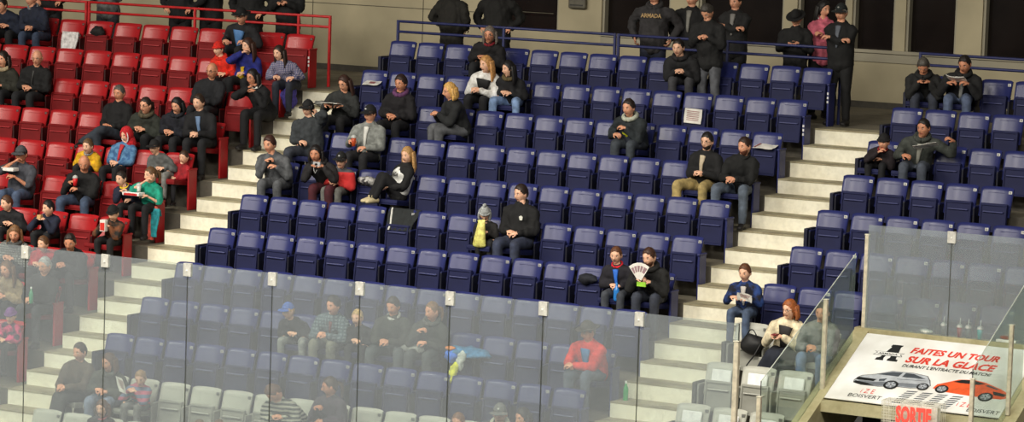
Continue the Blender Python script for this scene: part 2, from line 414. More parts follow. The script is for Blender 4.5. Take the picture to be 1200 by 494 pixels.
        ext.tube([L_(t0-sd*.012), L_(t0), L_(t1), L_(t2)], [.011*h, .0115*h, .0100*h, .0080*h], n=6)
        hands.append((pc+fd*.045*h+pn*.025*h, fd, pn, sd))
    # head
    hang = math.radians(ha if ha is not None else a+8); hpr = math.radians(hp)
    Fh = V((-math.sin(hang), -math.cos(hang), 0)); Sh = V((math.cos(hang), -math.sin(hang), 0))
    Fp = Fh*math.cos(hpr)-U*math.sin(hpr); Up_ = Fh*math.sin(hpr)+U*math.cos(hpr)
    T = lambda p: L_(HC+(Sh*(-p.x*1.04)+Fp*p.y+Up_*p.z)*hs*1.07)
    head_mb(ext, T)
    sk = mat(SKIN[skin], .5, scale=30); hc_ = hair[1]
    skin_job(body, 'body', [sk, mat((165, 85, 78), .5), mat((215, 205, 195), .3), mat((35, 24, 18), .2), mat([v*.55+w_*.3 for v, w_ in zip(hc_, SKIN[skin])], .8)], base_o, .024, 0, ext)
    tm = mat(top, .85, **(tk or {'kind': 'cloth', 'scale': 14}))
    skin_job(jac, 'jacket' if sleeve else 'shirt', [tm], base_o, .021, (.010 if zipc and sum(zipc) > 230 or zw else .018)*s, None, 14)
    skin_job(tro, 'trousers', [mat(pants, .85, **(pk or {'kind': 'cloth', 'scale': 12}))], base_o, .023, .008*s)
    ht = hair[0]; hm = mat(hc_, .55, 'cloth', scale=40)
    sd_ = random.random()*50
    if ht == 'short' and hat not in ('beanie', 'hoodup'):
        shell(T, ZS, .10 if not fem else .16, .006, seed=sd_, sq=.9).build('hair', hm, base_o, True)
    elif ht == 'thin': shell(T, ZS, .045, .003, seed=sd_).build('hair', hm, base_o, True)
    elif ht == 'long' or ht == 'bob' or ht == 'pony':
        mb = shell(T, ZL if ht != 'pony' else ZS, .12 if ht != 'pony' else .08, .007, seed=sd_, sq=.7)
        if ht == 'pony':
            mb.tube([T(V((0, -.095, .03))), T(V((0, -.135, .01))), T(V((0, -.14, -.07))), T(V((0, -.12, -.15)))], [.022, .03, .027, .010], n=8)
        else:
            ln = (-.23 if ht == 'long' else -.13)*hz
            for d in (-172, -156, -140, -124, -108, -92, 92, 108, 124, 140, 156, 172):
                r = math.radians(d); x0 = .082*math.sin(r); y0 = .088*math.cos(r)-.008
                j = random.uniform(-.012, .012)
                mb.tube([T(V((x0, y0, .03))), T(V((x0*1.08, y0*1.03, -.06))), T(V((x0*1.15, y0*.98, ln*.7))), T(V((x0*1.05, y0*.9+.01, ln+j)))], [.022, .025, .024, .010], n=7)
        mb.build('hair', hm, base_o, True)
    if beard:
        zb = lambda p: 0
        def shp(th, ph):
            p = base(th, ph); q = p.z/HZ; w_ = max(0, 1-abs(p.x)/.05); m = sstep((-.30-.22*w_-q)/.2+.5)*sstep((math.radians(82)-abs(ph))/.3+.5)
            return p*(.90+(.165)*m)
        vs, fs = head_pts(shp, 28, 20); b_ = MB(); b_.add([T(p) for p in vs], fs); b_.build('beard', mat(beard, .8, 'cloth', scale=60), base_o, True)
    if glasses:
        gm = MB()
        for sx in (-1, 1):
            pts = [T(V((sx*.031+.021*math.cos(t), .093-.004*abs(math.cos(t)), .003+.015*math.sin(t)))) for t in [i*math.pi/5 for i in range(11)]]
            gm.tube(pts, [.0022]*11, n=5, cap=False)
            gm.tube([T(V((sx*.052, .088, .006))), T(V((sx*.079, 0, .006)))], [.002, .002], n=5)
        gm.tube([T(V((-.010, .094, .006))), T(V((.010, .094, .006)))], [.0022]*2, n=5)
        gm.build('glasses', mat((15, 15, 15), .3), base_o)
    if hat:
        kind, hc2 = (hat, (25, 25, 27)) if isinstance(hat, str) else hat[:2]
        hmm = mat(hc2, .85, 'cloth', scale=50)
        if kind in ('beanie', 'pompom', 'earflap'):
            hb = shell(T, ZB, .17, .0015, seed=sd_, soft=.06)
            if kind != 'beanie': hb.ell(T(V((0, 0, .155))), (.028, .028, .028))
            if kind == 'earflap':
                for sx in (-1, 1): hb.tube([T(V((sx*.080, .01, .02))), T(V((sx*.083, .02, -.06))), T(V((sx*.06, .04, -.15))), T(V((sx*.05, .05, -.24)))], [(.018, .03), (.018, .034), (.009, .010), (.009, .009)], n=8)
            o = hb.build('beanie', hmm, base_o, True)
            cf = MB(); pts = [T(base(math.acos(.26), math.radians(t))*1.17) for t in range(0, 361, 20)]; cf.tube(pts, [.013]*19, n=6, cap=False); cf.build('beanie_cuff', hmm, o, True)
        elif kind == 'cap':
            cb = shell(T, ZC, .13, 0, soft=.05)
            cb.ell(T(V((0, 0, .134))), (.006, .006, .004)); cap_o = cb.build('cap', hmm, base_o, True)
            vb = MB(); vs = []
            for i in range(9):
                t = math.radians(-62+i*15.5)
                for rr_, zz in ((.078, .046), (.108, .046), (.150-.02*abs(i-4)/4, .033)):
                    x = rr_*.92*math.sin(t); y = .012+rr_*math.cos(t)*1.02
                    vs.append(V((x, y, zz-.010*abs(math.sin(t)))))
            top_ = [T(p+V((0, 0, .004))) for p in vs]; bot = [T(p-V((0, 0, .003))) for p in vs]; n_ = len(vs)
            fs = []
            for i in range(8):
                for j in range(2):
                    q = i*3+j; fs += [(q, q+1, q+4, q+3), (n_+q, n_+q+3, n_+q+4, n_+q+1)]
                q = i*3+2; fs.append((q, q+n_, q+3+n_, q+3))
            vb.add(top_+bot, fs).build('cap_visor', hmm, cap_o)
            if not isinstance(hat, str) and len(hat) > 2:
                lb = MB(); p_ = base(math.acos(.62), 0)*1.15; lb.ell(T(p_), (.016, .006, .012)); lb.build('cap_emblem', mat(hat[2], .6), cap_o, True)
        elif kind == 'brim':
            cb = shell(T, ZC, .16, 0, soft=.05, sq=1.3); cb.build('hat_crown', hmm, base_o, True)
            bb = MB(); n_ = 24; vs = []
            for i in range(n_):
                t = 2*math.pi*i/n_
                for rr_, zz in ((.060, .044), (.112, .038), (.146, .044)):
                    vs.append(V((rr_*.9*math.sin(t), rr_*1.08*math.cos(t), zz)))
            m_ = len(vs); P = [T(p+V((0, 0, .003))) for p in vs]+[T(p-V((0, 0, .003))) for p in vs]; fs = []
            for i in range(n_):
                for j in range(2):
                    q = i*3+j; r_ = ((i+1) % n_)*3+j; fs += [(q, q+1, r_+1, r_), (m_+q, m_+r_, m_+r_+1, m_+q+1)]
                q = i*3+2; r_ = ((i+1) % n_)*3+2; fs.append((q, q+m_, r_+m_, r_))
            bb.add(P, fs).build('hat_brim', hmm, base_o, True)
        elif kind == 'hoodup':
            hb = shell(T, ZH, .24, .004, soft=.1, sq=.8)
            hb.tube([T(V((0, -.03, -.06))), T(V((0, -.03, -.15)))], [(.085, .085), (.11, .09)], n=12); hb.build('hood', hmm, base_o, True)
            rim = MB(); pts = []
            for t in range(0, 361, 20):
                r_ = math.radians(t); pts.append(T(V((.076*math.sin(r_), .052, -.002+.104*math.cos(r_)))))
            rim.tube(pts, [.010]*19, n=6, cap=False); rim.build('hood_trim', mat(hat[2] if len(hat) > 2 else hc2, .9), base_o, True)
    if hood or collar:
        cm = mat(collar or top, .85, 'cloth', scale=30); cb = MB(); pts = []
        R1 = (.085 if hood else .068)*s; zc = SC+d2*.045*s
        for t in range(0, 361, 24):
            r_ = math.radians(t); pts.append(L_(zc+S*(R1*1.12*math.sin(r_))+F*(R1*math.cos(r_))*1.0+U*(-.045*math.cos(r_)-(0 if hood else .0))*s))
        cb.tube(pts, [(.034 if hood else .02)*s]*16, n=8, cap=False)
        cb.build('hood' if hood else 'collar', cm, base_o, True)
    if zipc:
        zb = MB(); q0 = root+d1*.06*s+n1*0; ff = d1.cross(S); ff = -ff if ff.dot(F) < 0 else ff; ff.normalize()
        k_z = zw or (.030 if sum(zipc) > 260 else .012)
        zb.tube([L_(root+d1*(.05 if k_z < .02 or zw else .16)*s+ff*(.115*W*s+g+.008)), L_(root+d1*.22*s+ff*(.115*W*s+g+.009)), L_(root+d1*.34*s+ff*(.121*s+g+.008)), L_(SC+ff*(.088*s+g+.002))], [(k_z*.5*s, .006), (k_z*.8*s, .008), (k_z*s, .008), (k_z*1.3*s+.008, .010)], side=S, n=6)
        zb.build('zip' if sum(zipc) < 300 else 'shirt_front', mat(zipc, .7), base_o, True)
    ff = d1.cross(S); ff = -ff if ff.dot(F) < 0 else ff; ff.normalize()
    info = dict(o=base_o, O=O, SC=SC, HC=HC, S=S, F=F, U=U, ff=ff, d1=d1, root=root, hands=hands, s=s, g=g, T=T, L=L_)
    PEOPLE.append(info); return info
def chest(i, t=.33, off=.02): return i['root']+i['d1']*t*i['s']+i['ff']*(.118*i['s']+i['g']+off)
# ================================================================== people in the stands
OCC = set()
BLK = (17, 17, 19); NVY = (24, 28, 45); JEAN = (58, 68, 92); DJ = (40, 46, 62); GRY = (88, 90, 92)
DK = (32, 22, 17); BR = (74, 48, 30); BL = (180, 140, 88); GR = (140, 135, 128); RED = (190, 25, 30)
Pn = person
pp = {}
# --- left block
Pn('L', 0, (2, 6), 'person in navy coat at the very left edge of the top red row', top=(22, 30, 50), hair=('short', DK))
Pn('L', 0, (36, -2), 'man in navy sweater and jeans with folded hands in the top red row', top=(28, 34, 52), pants=(50, 62, 84), arms='clasp', hair=('short', DK), collar=(120, 125, 130), wide=1.1)
pp['hat'] = Pn('L', 0, (283, 18), 'man in black brimmed hat and dark blazer over sky blue shirt, below red railing', top=(28, 28, 32), zipc=(80, 125, 180), zw=.07, hat=('brim', (15, 15, 17)), hair=('short', GR), glasses=True, arms='rest', a=20, wide=1.1, hp=12)
Pn('L', 2, (44, 67), 'bald man with glasses in black zip jacket, hands in lap, left red block', top=BLK, hair=('none', GR), glasses=True, arms='lap', zipc=(50, 50, 50), wide=1.1, ha=5)
Pn('L', 2, (4, 68), 'woman in olive coat with pale fur collar at left edge', top=(45, 45, 38), hood=True, collar=(165, 150, 120), hair=('bob', DK), fem=True, ha=25)
Pn('L', 1, (256, 57), 'child in orange-red beanie and orange-red puffy jacket', s=.80, top=(215, 40, 22), hat=('beanie', (205, 35, 25)), arms='lap', hood=True, hair=('short', DK), ha=30, skin='k')
w = pp['blu'] = Pn('L', 1, (291, 52), 'woman in royal blue sweater with yellow print, hand at her mouth', top=(35, 42, 125), hair=('long', (58, 32, 22)), fem=True, rh='mouth', a=10, ha=40, skin='k', s=.95)
Pn('L', 1, (327, 62), 'long-haired girl in blue plaid shirt and boots, end seat of second red row', s=.88, top=(75, 80, 120), tk=dict(kind='plaid', c2=(175, 165, 175), scale=14), hair=('long', (42, 26, 20)), fem=True, pants=(40, 44, 56), arms='rest', ha=30, skin='k', shoe=(22, 22, 24))
Pn('L', 2, (249, 82), 'bald man in glasses and dark coat seated below the child in orange-red', top=(24, 25, 30), hair=('none', DK), glasses=True, arms='clasp', wide=1.12, skin='b')
w = pp['scarf'] = Pn('L', 2, (296, 90), 'dark-haired woman in black coat and white scarf eating, beside red end seat', top=(16, 16, 20), hair=('bob', (22, 16, 16)), fem=True, collar=(225, 220, 205), rh='chin', lh=(.02, .24, .36), glasses=True, a=25, ha=35, skin='b', pants=(20, 20, 24))
Pn('L', 3, (140, 108), 'grey-haired man in black coat and dark jeans, knee raised, left red block', top=(14, 14, 17), hair=('short', (85, 80, 76)), arms='lap', a=25, ha=20, pants=(45, 52, 62), wide=1.1, legs='cross', skin='b')
Pn('L', 3, (171, 122), 'woman with glasses in dark green parka with fur hood', top=(42, 46, 40), hood=True, collar=(80, 72, 55), hair=('pony', (40, 28, 22)), fem=True, glasses=True, ha=28)
Pn('L', 3, (208, 122), 'person with black hair under dark hood in navy jacket between parka woman and blazer man', top=(22, 24, 34), hair=('bob', (16, 15, 17)), hood=True, s=.95, hp=18)
Pn('L', 3, (233, 120), 'man in black overcoat over pale blue collar, fourth red row end', top=(20, 20, 24), zipc=(100, 125, 160), hair=('short', (50, 36, 26)), arms='clasp', wide=1.05, skin='k')
Pn('L', 4, (149, 155), 'child with red hood and blue denim jacket', s=.83, top=(60, 100, 145), tk=dict(kind='noise', c2=(95, 140, 180), scale=16), hat=('hoodup', (190, 30, 40), (225, 220, 220)), zipc=(190, 40, 50), hair=('short', DK), pants=(25, 25, 30), skin='k', ha=35, hp=14)
Pn('L', 4, (181, 172), 'child in black cap and grey coat in fifth red row', s=.74, top=(90, 92, 92), hat=('cap', (20, 20, 22)), pants=(120, 120, 118), hair=('short', DK), ha=25, skin='k')
Pn('L', 4, (216, 187), 'small child in red top slumped in the end red seat', dz=-.10, s=.60, top=(150, 25, 35), hair=('short', (60, 42, 30)), pants=(24, 24, 30), lean=-10, skin='k', hp=10)
Pn('L', 4, (103, 171), 'child in yellow jacket and grey scarf behind bald man', s=.78, top=(225, 165, 30), collar=(150, 150, 150), hair=('short', (95, 70, 45)), skin='k')
w = pp['tray1'] = Pn('L', 5, (25, 180), 'man in grey cap and charcoal t-shirt holding a white food tray', top=(68, 70, 78), sleeve=False, hat=('cap', (70, 70, 74)), hair=('short', DK), rh='mouth', lh=(.02, .30, .26), pants=(72, 86, 112), wide=1.25, ha=20, skin='b', hp=10)
w = pp['can'] = Pn('L', 5, (99, 190), 'bald man in black zip jacket and jeans holding a red can', top=(17, 17, 19), hair=('none', (150, 120, 90)), rh=(-.07, .27, .26), lh=(.02, .30, .16), pants=(62, 76, 100), wide=1.2, ha=-5, hp=22, legs='spread', skin='b')
Pn('L', 5, (142, 209), 'boy in navy hoodie with yellow collar beside girl in teal', s=.76, top=(26, 30, 50), collar=(215, 180, 40), hood=False, hair=('short', (36, 26, 22)), rh=(-.08, .22, .32), ha=28, skin='k')
w = pp['teal'] = Pn('L', 5, (177, 203), 'girl in teal t-shirt eating with a tray on her knees', s=.84, top=(28, 150, 125), sleeve=False, hair=('pony', (96, 68, 42)), rh='mouth', lh=(.10, .32, .20), pants=(20, 20, 24), fem=True, ha=50, skin='k')
Pn('L', 6, (8, 238), 'child in black printed t-shirt at left edge', s=.82, top=(26, 26, 30), hair=('short', (80, 52, 34)), ha=40, skin='k')
w = pp['eat'] = Pn('L', 6, (57, 242), 'black-haired boy in navy hoodie holding food with both hands', s=.80, top=(26, 32, 52), hair=('short', (18, 16, 18)), arms='chest', ha=45, skin='k')
w = pp['pop'] = Pn('L', 6, (133, 248), 'child in black beanie and dark camouflage coat holding popcorn box', s=.78, top=(36, 34, 30), tk=dict(kind='noise', c2=(120, 70, 40), scale=9), hat=('beanie', (16, 16, 18)), hair=('short', DK), arms='chest', hp=22, skin='k', pants=(22, 22, 24))
Pn('L', 7, (17, 272), 'woman with light brown hair and large grey plaid scarf', top=(72, 74, 74), tk=dict(kind='plaid', c2=(150, 150, 145), scale=9), hair=('long', (120, 86, 56)), fem=True, hood=True, ha=-5, hp=18)
Pn('L', 7, (51, 284), 'child in bright red vest over dark sleeves', s=.78, top=(175, 22, 34), hair=('short', (92, 62, 38)), ha=30, skin='k', arms='lap')
Pn('L', 7, (82, 282), 'dark-haired man in black jacket looking down beside child in red vest', top=(28, 30, 34), hair=('short', (34, 24, 20)), hp=18, ha=0, wide=1.1, skin='b', arms='clasp')
w = pp['bot'] = Pn('L', 8, (53, 310), 'silver-haired man with glasses in black sweater and charcoal trousers holding bottle', top=(20, 20, 20), hair=('short', (165, 165, 165)), glasses=True, pants=(52, 54, 60), arms='clasp', ha=30, skin='a', legs='sit')
Pn('L', 8, (8, 314), 'woman in tan coat at left edge behind the glass', top=(150, 130, 100), hair=('long', (110, 76, 50)), fem=True, arms='lap')
Pn('L', 9, (13, 368), 'child in purple hat and bright pink patterned coat', s=.72, top=(215, 70, 120), tk=dict(kind='noise', c2=(60, 45, 70), scale=12), hat=('beanie', (110, 60, 130)), hair=('short', BR), ha=10, skin='k', hp=15)
# --- middle block
Pn('C', 0, (574, 39), 'grey-haired woman in glasses, black coat and red scarf leaning on blue railing row', top=(20, 18, 20), collar=(120, 22, 35), hair=('bob', (110, 100, 92)), glasses=True, fem=True, arms='lap', ha=10, skin='b')
Pn('C', 1, (570, 74), 'blonde woman in black vest with white sleeves and clasped hands', top=(225, 220, 212), zipc=(18, 18, 20), zw=.085, hair=('long', (185, 135, 80)), fem=True, arms='clasp', a=20, ha=45, pants=(24, 24, 28), skin='k')
Pn('C', 1, (596, 80), 'black-haired girl in dark hooded coat and pale blue jeans', s=.9, top=(22, 22, 26), hood=True, collar=(90, 78, 50), hair=('long', (18, 15, 16)), fem=True, pants=(120, 145, 185), legs='spread', arms='lap', ha=50, skin='k')
Pn('C', 0, (795, 56), 'young man in black hooded jacket with red lining, seated below blue railing', top=(24, 24, 27), hood=True, collar=(30, 28, 30), hair=('short', (30, 22, 18)), arms='clasp', ha=15, pants=(60, 60, 64), skin='k')
w = pp['clip'] = Pn('C', 2, (404, 96), 'long-haired woman with glasses in black top holding white papers', top=(40, 42, 42), hair=('long', (56, 34, 26)), fem=True, glasses=True, arms='tray', ha=30, hp=20, pants=(28, 28, 30))
Pn('C', 2, (470, 97), 'short-haired woman in black coat with purple patterned scarf', top=(20, 18, 22), hood=True, collar=(95, 55, 95), hair=('short', (44, 28, 24)), fem=True, arms='lap', ha=25, skin='b')
Pn('C', 2, (528, 108), 'blonde woman in dark coat turned left with grey trousers', top=(28, 30, 32), hair=('bob', (205, 160, 90)), fem=True, a=62, ha=65, arms='phone', pants=(88, 90, 94), glasses=True, skin='a')
w = pp['um'] = Pn('C', 2, (737, 126), 'man in dark hoodie over navy shirt with yellow emblem', top=(36, 42, 46), zipc=None, hood=True, collar=(175, 180, 165), hair=('short', (40, 28, 22)), rh=(-.16, .34, .10), lh=(-.02, .26, .22), pants=(60, 66, 74), wide=1.15, a=25, ha=30, skin='a')
w = pp['ear'] = Pn('C', 3, (361, 127), 'man in black cap and charcoal hooded jacket holding a phone to his ear', top=(50, 54, 58), hat=('cap', (24, 24, 26)), hair=('short', DK), lh='ear', pants=(58, 62, 72), wide=1.15, a=15, ha=15, legs='spread', skin='k')
w = pp['beer'] = Pn('C', 3, (434, 133), 'man in black cap and grey buttoned cardigan holding an amber cup', top=(125, 128, 125), zipc=(205, 205, 200), hat=('cap', (22, 22, 24), (200, 200, 200)), hair=('short', DK), rh=(-.16, .32, .20), lh=(.08, .34, .11), pants=(30, 30, 34), wide=1.1, a=20, ha=35, skin='a')
Pn('C', 4, (316, 169), 'short-haired woman in grey puffy coat eating beside left stairs', top=(98, 100, 104), tk=dict(kind='noise', c2=(70, 72, 76), scale=8), hair=('short', (62, 34, 26)), fem=True, rh=(-.06, .20, .34), lh=(.06, .26, .24), wide=1.25, pants=(84, 86, 90), skin='a')
w = pp['cam'] = Pn('C', 4, (370, 180), 'woman in black hoodie and maroon skirt holding a small camera', top=(30, 28, 30), hair=('bob', (24, 18, 18)), fem=True, arms='cam', pants=(70, 24, 34), wide=1.1, hood=True, skin='b', ha=8)
Pn('C', 4, (400, 186), 'boy with glasses in black cap and red-and-grey banded jacket', s=.84, top=(205, 50, 50), tk=dict(kind='band', c2=(80, 80, 86), scale=.80), hat=('cap', (22, 22, 22), (180, 180, 180)), glasses=True, hair=('short', DK), arms='lap', ha=10, skin='k', pants=(95, 95, 92))
w = pp['can2'] = Pn('C', 4, (478, 180), 'blonde girl in black and white lettered sweatshirt with feet on the row below', s=.92, top=(20, 20, 22), tk=dict(kind='band', c2=(20, 20, 22), scale=1.2), hair=('long', (175, 135, 85)), fem=True, pants=(16, 16, 20), arms='lap', a=52, ha=30, legs='up', hz=1.1, skin='k', shoe=(205, 190, 150))
w = pp['kid'] = Pn('C', 5, (568, 250), 'small child in grey bobble earflap hat holding a yellow snack bag', s=.66, top=(30, 28, 28), tk=dict(kind='plain', scale=6), hat=('earflap', (155, 158, 158)), collar=(150, 120, 100), hair=('short', BR), arms='phone', hp=30, ha=-5, skin='k', a=10)
w = pp['teen'] = Pn('C', 5, (611, 222), 'teenage boy in black zip jacket with small white crest beside child in bobble hat', s=1.06, top=(18, 18, 20), hair=('short', (40, 27, 20)), arms='lap', pants=(50, 56, 76), a=22, ha=45, collar=(18, 18, 20), skin='k')
w = pp['bfan'] = Pn('C', 6, (722, 299), 'brown-haired boy in red, blue and black jacket', s=.84, top=(28, 26, 34), zipc=(40, 105, 205), collar=(205, 25, 40), hair=('short', (92, 56, 34)), arms='lap', a=15, ha=10, skin='k', pants=(60, 64, 72))
w = pp['fan'] = Pn('C', 6, (761, 301), 'bearded man in black coat holding a fan of white cards', top=(24, 24, 24), hair=('short', (62, 38, 26)), beard=(90, 52, 32), hood=True, arms='card', pants=(50, 54, 66), wide=1.1, a=15, ha=30, skin='k', hp=14)
Pn('C', 3, (829, 165), 'bearded man with glasses in black coat and khaki trousers, foot on the seat in front', top=(20, 20, 22), zipc=(190, 175, 150), hair=('short', (26, 20, 18)), beard=(40, 28, 22), glasses=True, arms='clasp', pants=(165, 145, 95), legs='spread', a=28, ha=25, skin='k', rh=(.03, .28, .16), lh=(.09, .29, .16))
Pn('C', 3, (873, 170), 'man with reddish beard in black coat and blue-grey jeans, end of the fourth blue row', top=(16, 17, 18), hair=('short', (48, 30, 22)), beard=(96, 52, 34), arms='clasp', pants=(88, 98, 112), legs='spread', a=20, ha=38, collar=(16, 17, 18), skin='a')
pp['bc'] = Pn('C', 8, (338, 364), 'small boy in blue cap and black printed shirt behind glass', s=.76, top=(30, 30, 34), hat=('cap', (45, 90, 175)), hair=('short', BL), pants=(125, 128, 125), ha=40, skin='k', legs='spread')
Pn('C', 8, (391, 356), 'dark-haired woman in grey-blue plaid jacket and grey trousers', top=(72, 88, 100), tk=dict(kind='plaid', c2=(120, 135, 140), scale=7), zipc=(110, 60, 60), hair=('short', (34, 25, 24)), fem=True, arms='clasp', pants=(112, 112, 100), a=15, ha=35, skin='a')
pp['bb'] = Pn('C', 8, (419, 372), 'blond boy in black shirt with white print and blue sleeves', s=.76, top=(28, 28, 30), hair=('short', (200, 165, 105)), arms='lap', ha=18, skin='k', pants=(30, 32, 36))
Pn('C', 8, (461, 358), 'man in dark coat with white-striped collar, hands clasped', top=(52, 54, 48), hair=('short', (52, 38, 28)), collar=(190, 190, 185), arms='clasp', pants=(74, 80, 84), wide=1.12, ha=25, hp=18, legs='spread')
Pn('C', 8, (507, 363), 'woman with tied-back hair in dark coat, grey bag on her lap', top=(56, 58, 54), hair=('pony', (130, 96, 66)), hood=True, collar=(75, 76, 72), fem=True, rh=(-.03, .24, .32), lh=(.04, .28, .14), pants=(66, 70, 72), ha=45, skin='a')
Pn('C', 8, (689, 388), 'man in red jacket and dark wide-brimmed cap with clasped hands behind glass', top=(218, 58, 50), zipc=(70, 120, 170), zw=.05, hat=('brim', (66, 58, 50)), hair=('short', GR), arms='clasp', rh=(-.16, .38, .10), lh=(-.10, .40, .11), pants=(82, 92, 108), wide=1.15, a=30, ha=45, hp=12, legs='sit')
Pn('C', 10, (94, 411), 'man in brown jacket beside the left stairs behind glass', top=(78, 66, 54), hair=('short', (62, 44, 34)), arms='clasp', pants=(50, 50, 50), wide=1.15, a=25, ha=32, legs='out', skin='a')
Pn('C', 10, (128, 423), 'woman in dark olive hooded coat beside man in brown jacket', top=(64, 66, 58), hood=True, hair=('bob', (82, 52, 36)), fem=True, arms='lap', ha=35, pants=(110, 122, 145))
w = pp['girl'] = Pn('C', 10, (165, 441), 'small girl in pink and grey striped sweater holding a leaflet', s=.74, top=(190, 95, 120), tk=dict(kind='stripe', c2=(105, 120, 150), scale=3.5), hair=('pony', (150, 115, 75)), arms='chest', ha=5, hp=22, skin='k', pants=(110, 110, 108))
Pn('C', 10, (321, 465), 'person in black and white striped sweater bending forward behind glass', top=(62, 66, 66), tk=dict(kind='stripe', c2=(165, 165, 150), scale=6), hair=('short', (92, 58, 38)), arms='clasp', wide=1.25, hp=55, ha=60, a=20)
Pn('C', 10, (387, 452), 'woman with ponytail in dark purple top facing left', top=(62, 52, 66), hair=('pony', (62, 42, 34)), fem=True, rh=(.02, .26, .30), a=35, ha=75, wide=1.1, skin='b')
Pn('C', 11, (120, 477), 'child in dark coat in front of the woman in olive coat', s=.8, top=(40, 38, 40), hair=('bob', (90, 60, 42)), collar=(160, 70, 80), skin='k', ha=15)
Pn('C', 11, (234, 500), 'brown-haired child, only the crown showing at bottom edge, left one of two', s=.8, top=(90, 90, 80), hair=('short', (100, 78, 48)), skin='k')
Pn('C', 11, (257, 502), 'brown-haired child, only the crown showing at bottom edge, right one of two', s=.8, top=(80, 60, 60), hair=('short', (104, 72, 46)), skin='k')
Pn('C', 10, (537, 498), 'person with brown hair at bottom edge, left of man in cap', s=.85, top=(80, 70, 60), hair=('short', (122, 80, 50)), skin='a')
Pn('C', 10, (586, 483), 'man in grey cap and pale-collared black jacket at bottom edge', top=(36, 36, 38), hat=('cap', (105, 105, 102), (200, 200, 195)), hood=True, collar=(190, 188, 170), hair=('short', DK), ha=5)
Pn('C', 10, (613, 489), 'dark-haired person in navy at bottom edge, right of man in cap', s=.97, top=(34, 36, 50), hair=('bob', (40, 30, 28)), ha=45)
# --- right block
w = pp['r1'] = Pn('R', 0, (1082, 78), 'grey-haired man in black parka looking down at a phone, top right row', top=(28, 28, 28), hood=True, hair=('short', (74, 70, 64)), arms='phone', hp=48, ha=5, a=8, pants=(50, 54, 66), wide=1.2, skin='b')
w = pp['r2'] = Pn('R', 0, (1131, 74), 'dark-haired man in black parka reading a booklet, top right row', top=(24, 24, 26), hood=True, zipc=(160, 160, 155), hair=('short', (30, 22, 20)), arms='tray', hp=22, ha=25, a=8, pants=(84, 96, 122), wide=1.15, skin='b')
w = pp['r3'] = Pn('R', 2, (1083, 148), 'man in dark grey hooded jacket stretching one arm along the seat backs', top=(62, 66, 62), zipc=(150, 150, 140), hood=True, hair=('short', (26, 20, 18)), lh='wide', rh=(-.16, .30, .12), pants=(70, 76, 88), wide=1.1, ha=30, a=12, skin='b')
Pn('R', 2, (1036, 166), 'boy in black beanie and dark red scarf with hand on his face', s=.76, top=(34, 26, 30), hat=('beanie', (24, 22, 24)), collar=(150, 30, 36), hair=('short', DK), rh='chin', ha=20, skin='a')
w = pp['r4'] = Pn('R', 6, (873, 319), 'boy in blue and black patterned jacket sitting on the stairs with a leaflet', s=.82, top=(32, 62, 125), tk=dict(kind='noise', c2=(18, 20, 34), scale=9), zipc=(190, 185, 180), hair=('short', (92, 56, 34)), arms='tray', pants=(70, 84, 108), skin='k', ha=0, hp=12, Y=-5.35, floor=tread(6)-.01, a=-8, px=0)
w = pp['r5'] = Pn('R', 7, (926, 361), 'woman with auburn bob and glasses in cream jacket holding a phone', top=(214, 200, 170), zipc=(45, 42, 42), zw=.065, hair=('bob', (150, 84, 42)), fem=True, glasses=True, arms='phone', pants=(30, 34, 46), a=22, ha=40, legs='left', skin='k')
Pn('R', 7, (964, 365), 'man in grey sweatshirt behind the sloping glass with hands on knees', top=(120, 122, 122), hair=('short', (44, 34, 30)), arms='clasp', pants=(88, 110, 145), a=15, ha=20, wide=1.0, skin='a')
# --- standing people
Pn('S', 0, (60, None), 'person in black behind the red railing at far left', legs='stand', top=BLK, arms='spock', Y=.9)
pp['s2'] = Pn('S', 0, (127, None), 'person in grey jacket standing behind the red railing with hands together', legs='stand', top=(92, 94, 94), pants=(46, 48, 54), arms='sphone', Y=.75)
Pn('S', 0, (212, None), 'person in black coat behind the red railing, left of man in black hat', legs='stand', top=BLK, pants=BLK, arms='spock', Y=1.0, wide=1.2)
Pn('S', 0, (248, None), 'second black-clad person behind the red railing, next to man in hat', legs='stand', top=(20, 20, 22), pants=BLK, arms='sfold', Y=1.4, wide=1.1)
Pn('S', 0, (294, None), 'large black-coated person standing directly behind man in brimmed hat', legs='stand', top=(15, 15, 16), pants=BLK, arms='spock', Y=.85, wide=1.3, coat=.2)
pp['s5'] = Pn('S', 0, (338, None), 'person in long black coat handling a phone by the red railing end', legs='stand', top=(16, 16, 17), pants=BLK, arms='sphone', Y=.8, wide=1.15, coat=.3)
Pn('S', 0, (532, None), 'person in black jacket seen from behind at the blue railing', s=.97, legs='stand', top=(26, 24, 20), pants=(22, 21, 20), arms='spock', Y=.75, wide=1.35, a=190, ha=190, coat=.1)
Pn('S', 0, (584, None), 'person in long black coat standing behind woman in red scarf', s=1.0, legs='stand', top=(18, 17, 16), pants=BLK, arms='spock', Y=1.0, wide=1.25, coat=.35, a=10)
pp['arm'] = Pn('S', 0, (767, -5), 'man in charcoal hoodie with tan lettering behind the blue railing', s=1.0, legs='stand', top=(46, 44, 46), pants=(30, 34, 50), arms='down', Y=.75, wide=1.2, hood=True, lean=0)
Pn('S', 0, (811, -2), 'man in black coat behind the railing, left of the stooping man', s=1., legs='stand', top=BLK, pants=BLK, arms='spock', Y=1.1, wide=1.15, zipc=(120, 118, 112), a=20, lean=0)
pp['jw'] = Pn('S', 0, (829, 14), 'stooping man in flat black jacket and grey jeans standing in the top blue row', s=1.02, legs='stand', top=(22, 22, 23), pants=(88, 90, 96), arms='sphone', Y=-.36, wide=1.15, hp=45, a=25, ha=35, lean=12, hair=('short', (60, 56, 52)), coat=.05)
Pn('S', 0, (862, 2), 'man in dark jacket with open collar behind the railing, right of stooping man', s=1., legs='stand', top=(26, 26, 27), pants=BLK, arms='sfold', Y=1.2, wide=1.1, zipc=(120, 118, 115), lean=0, a=20)
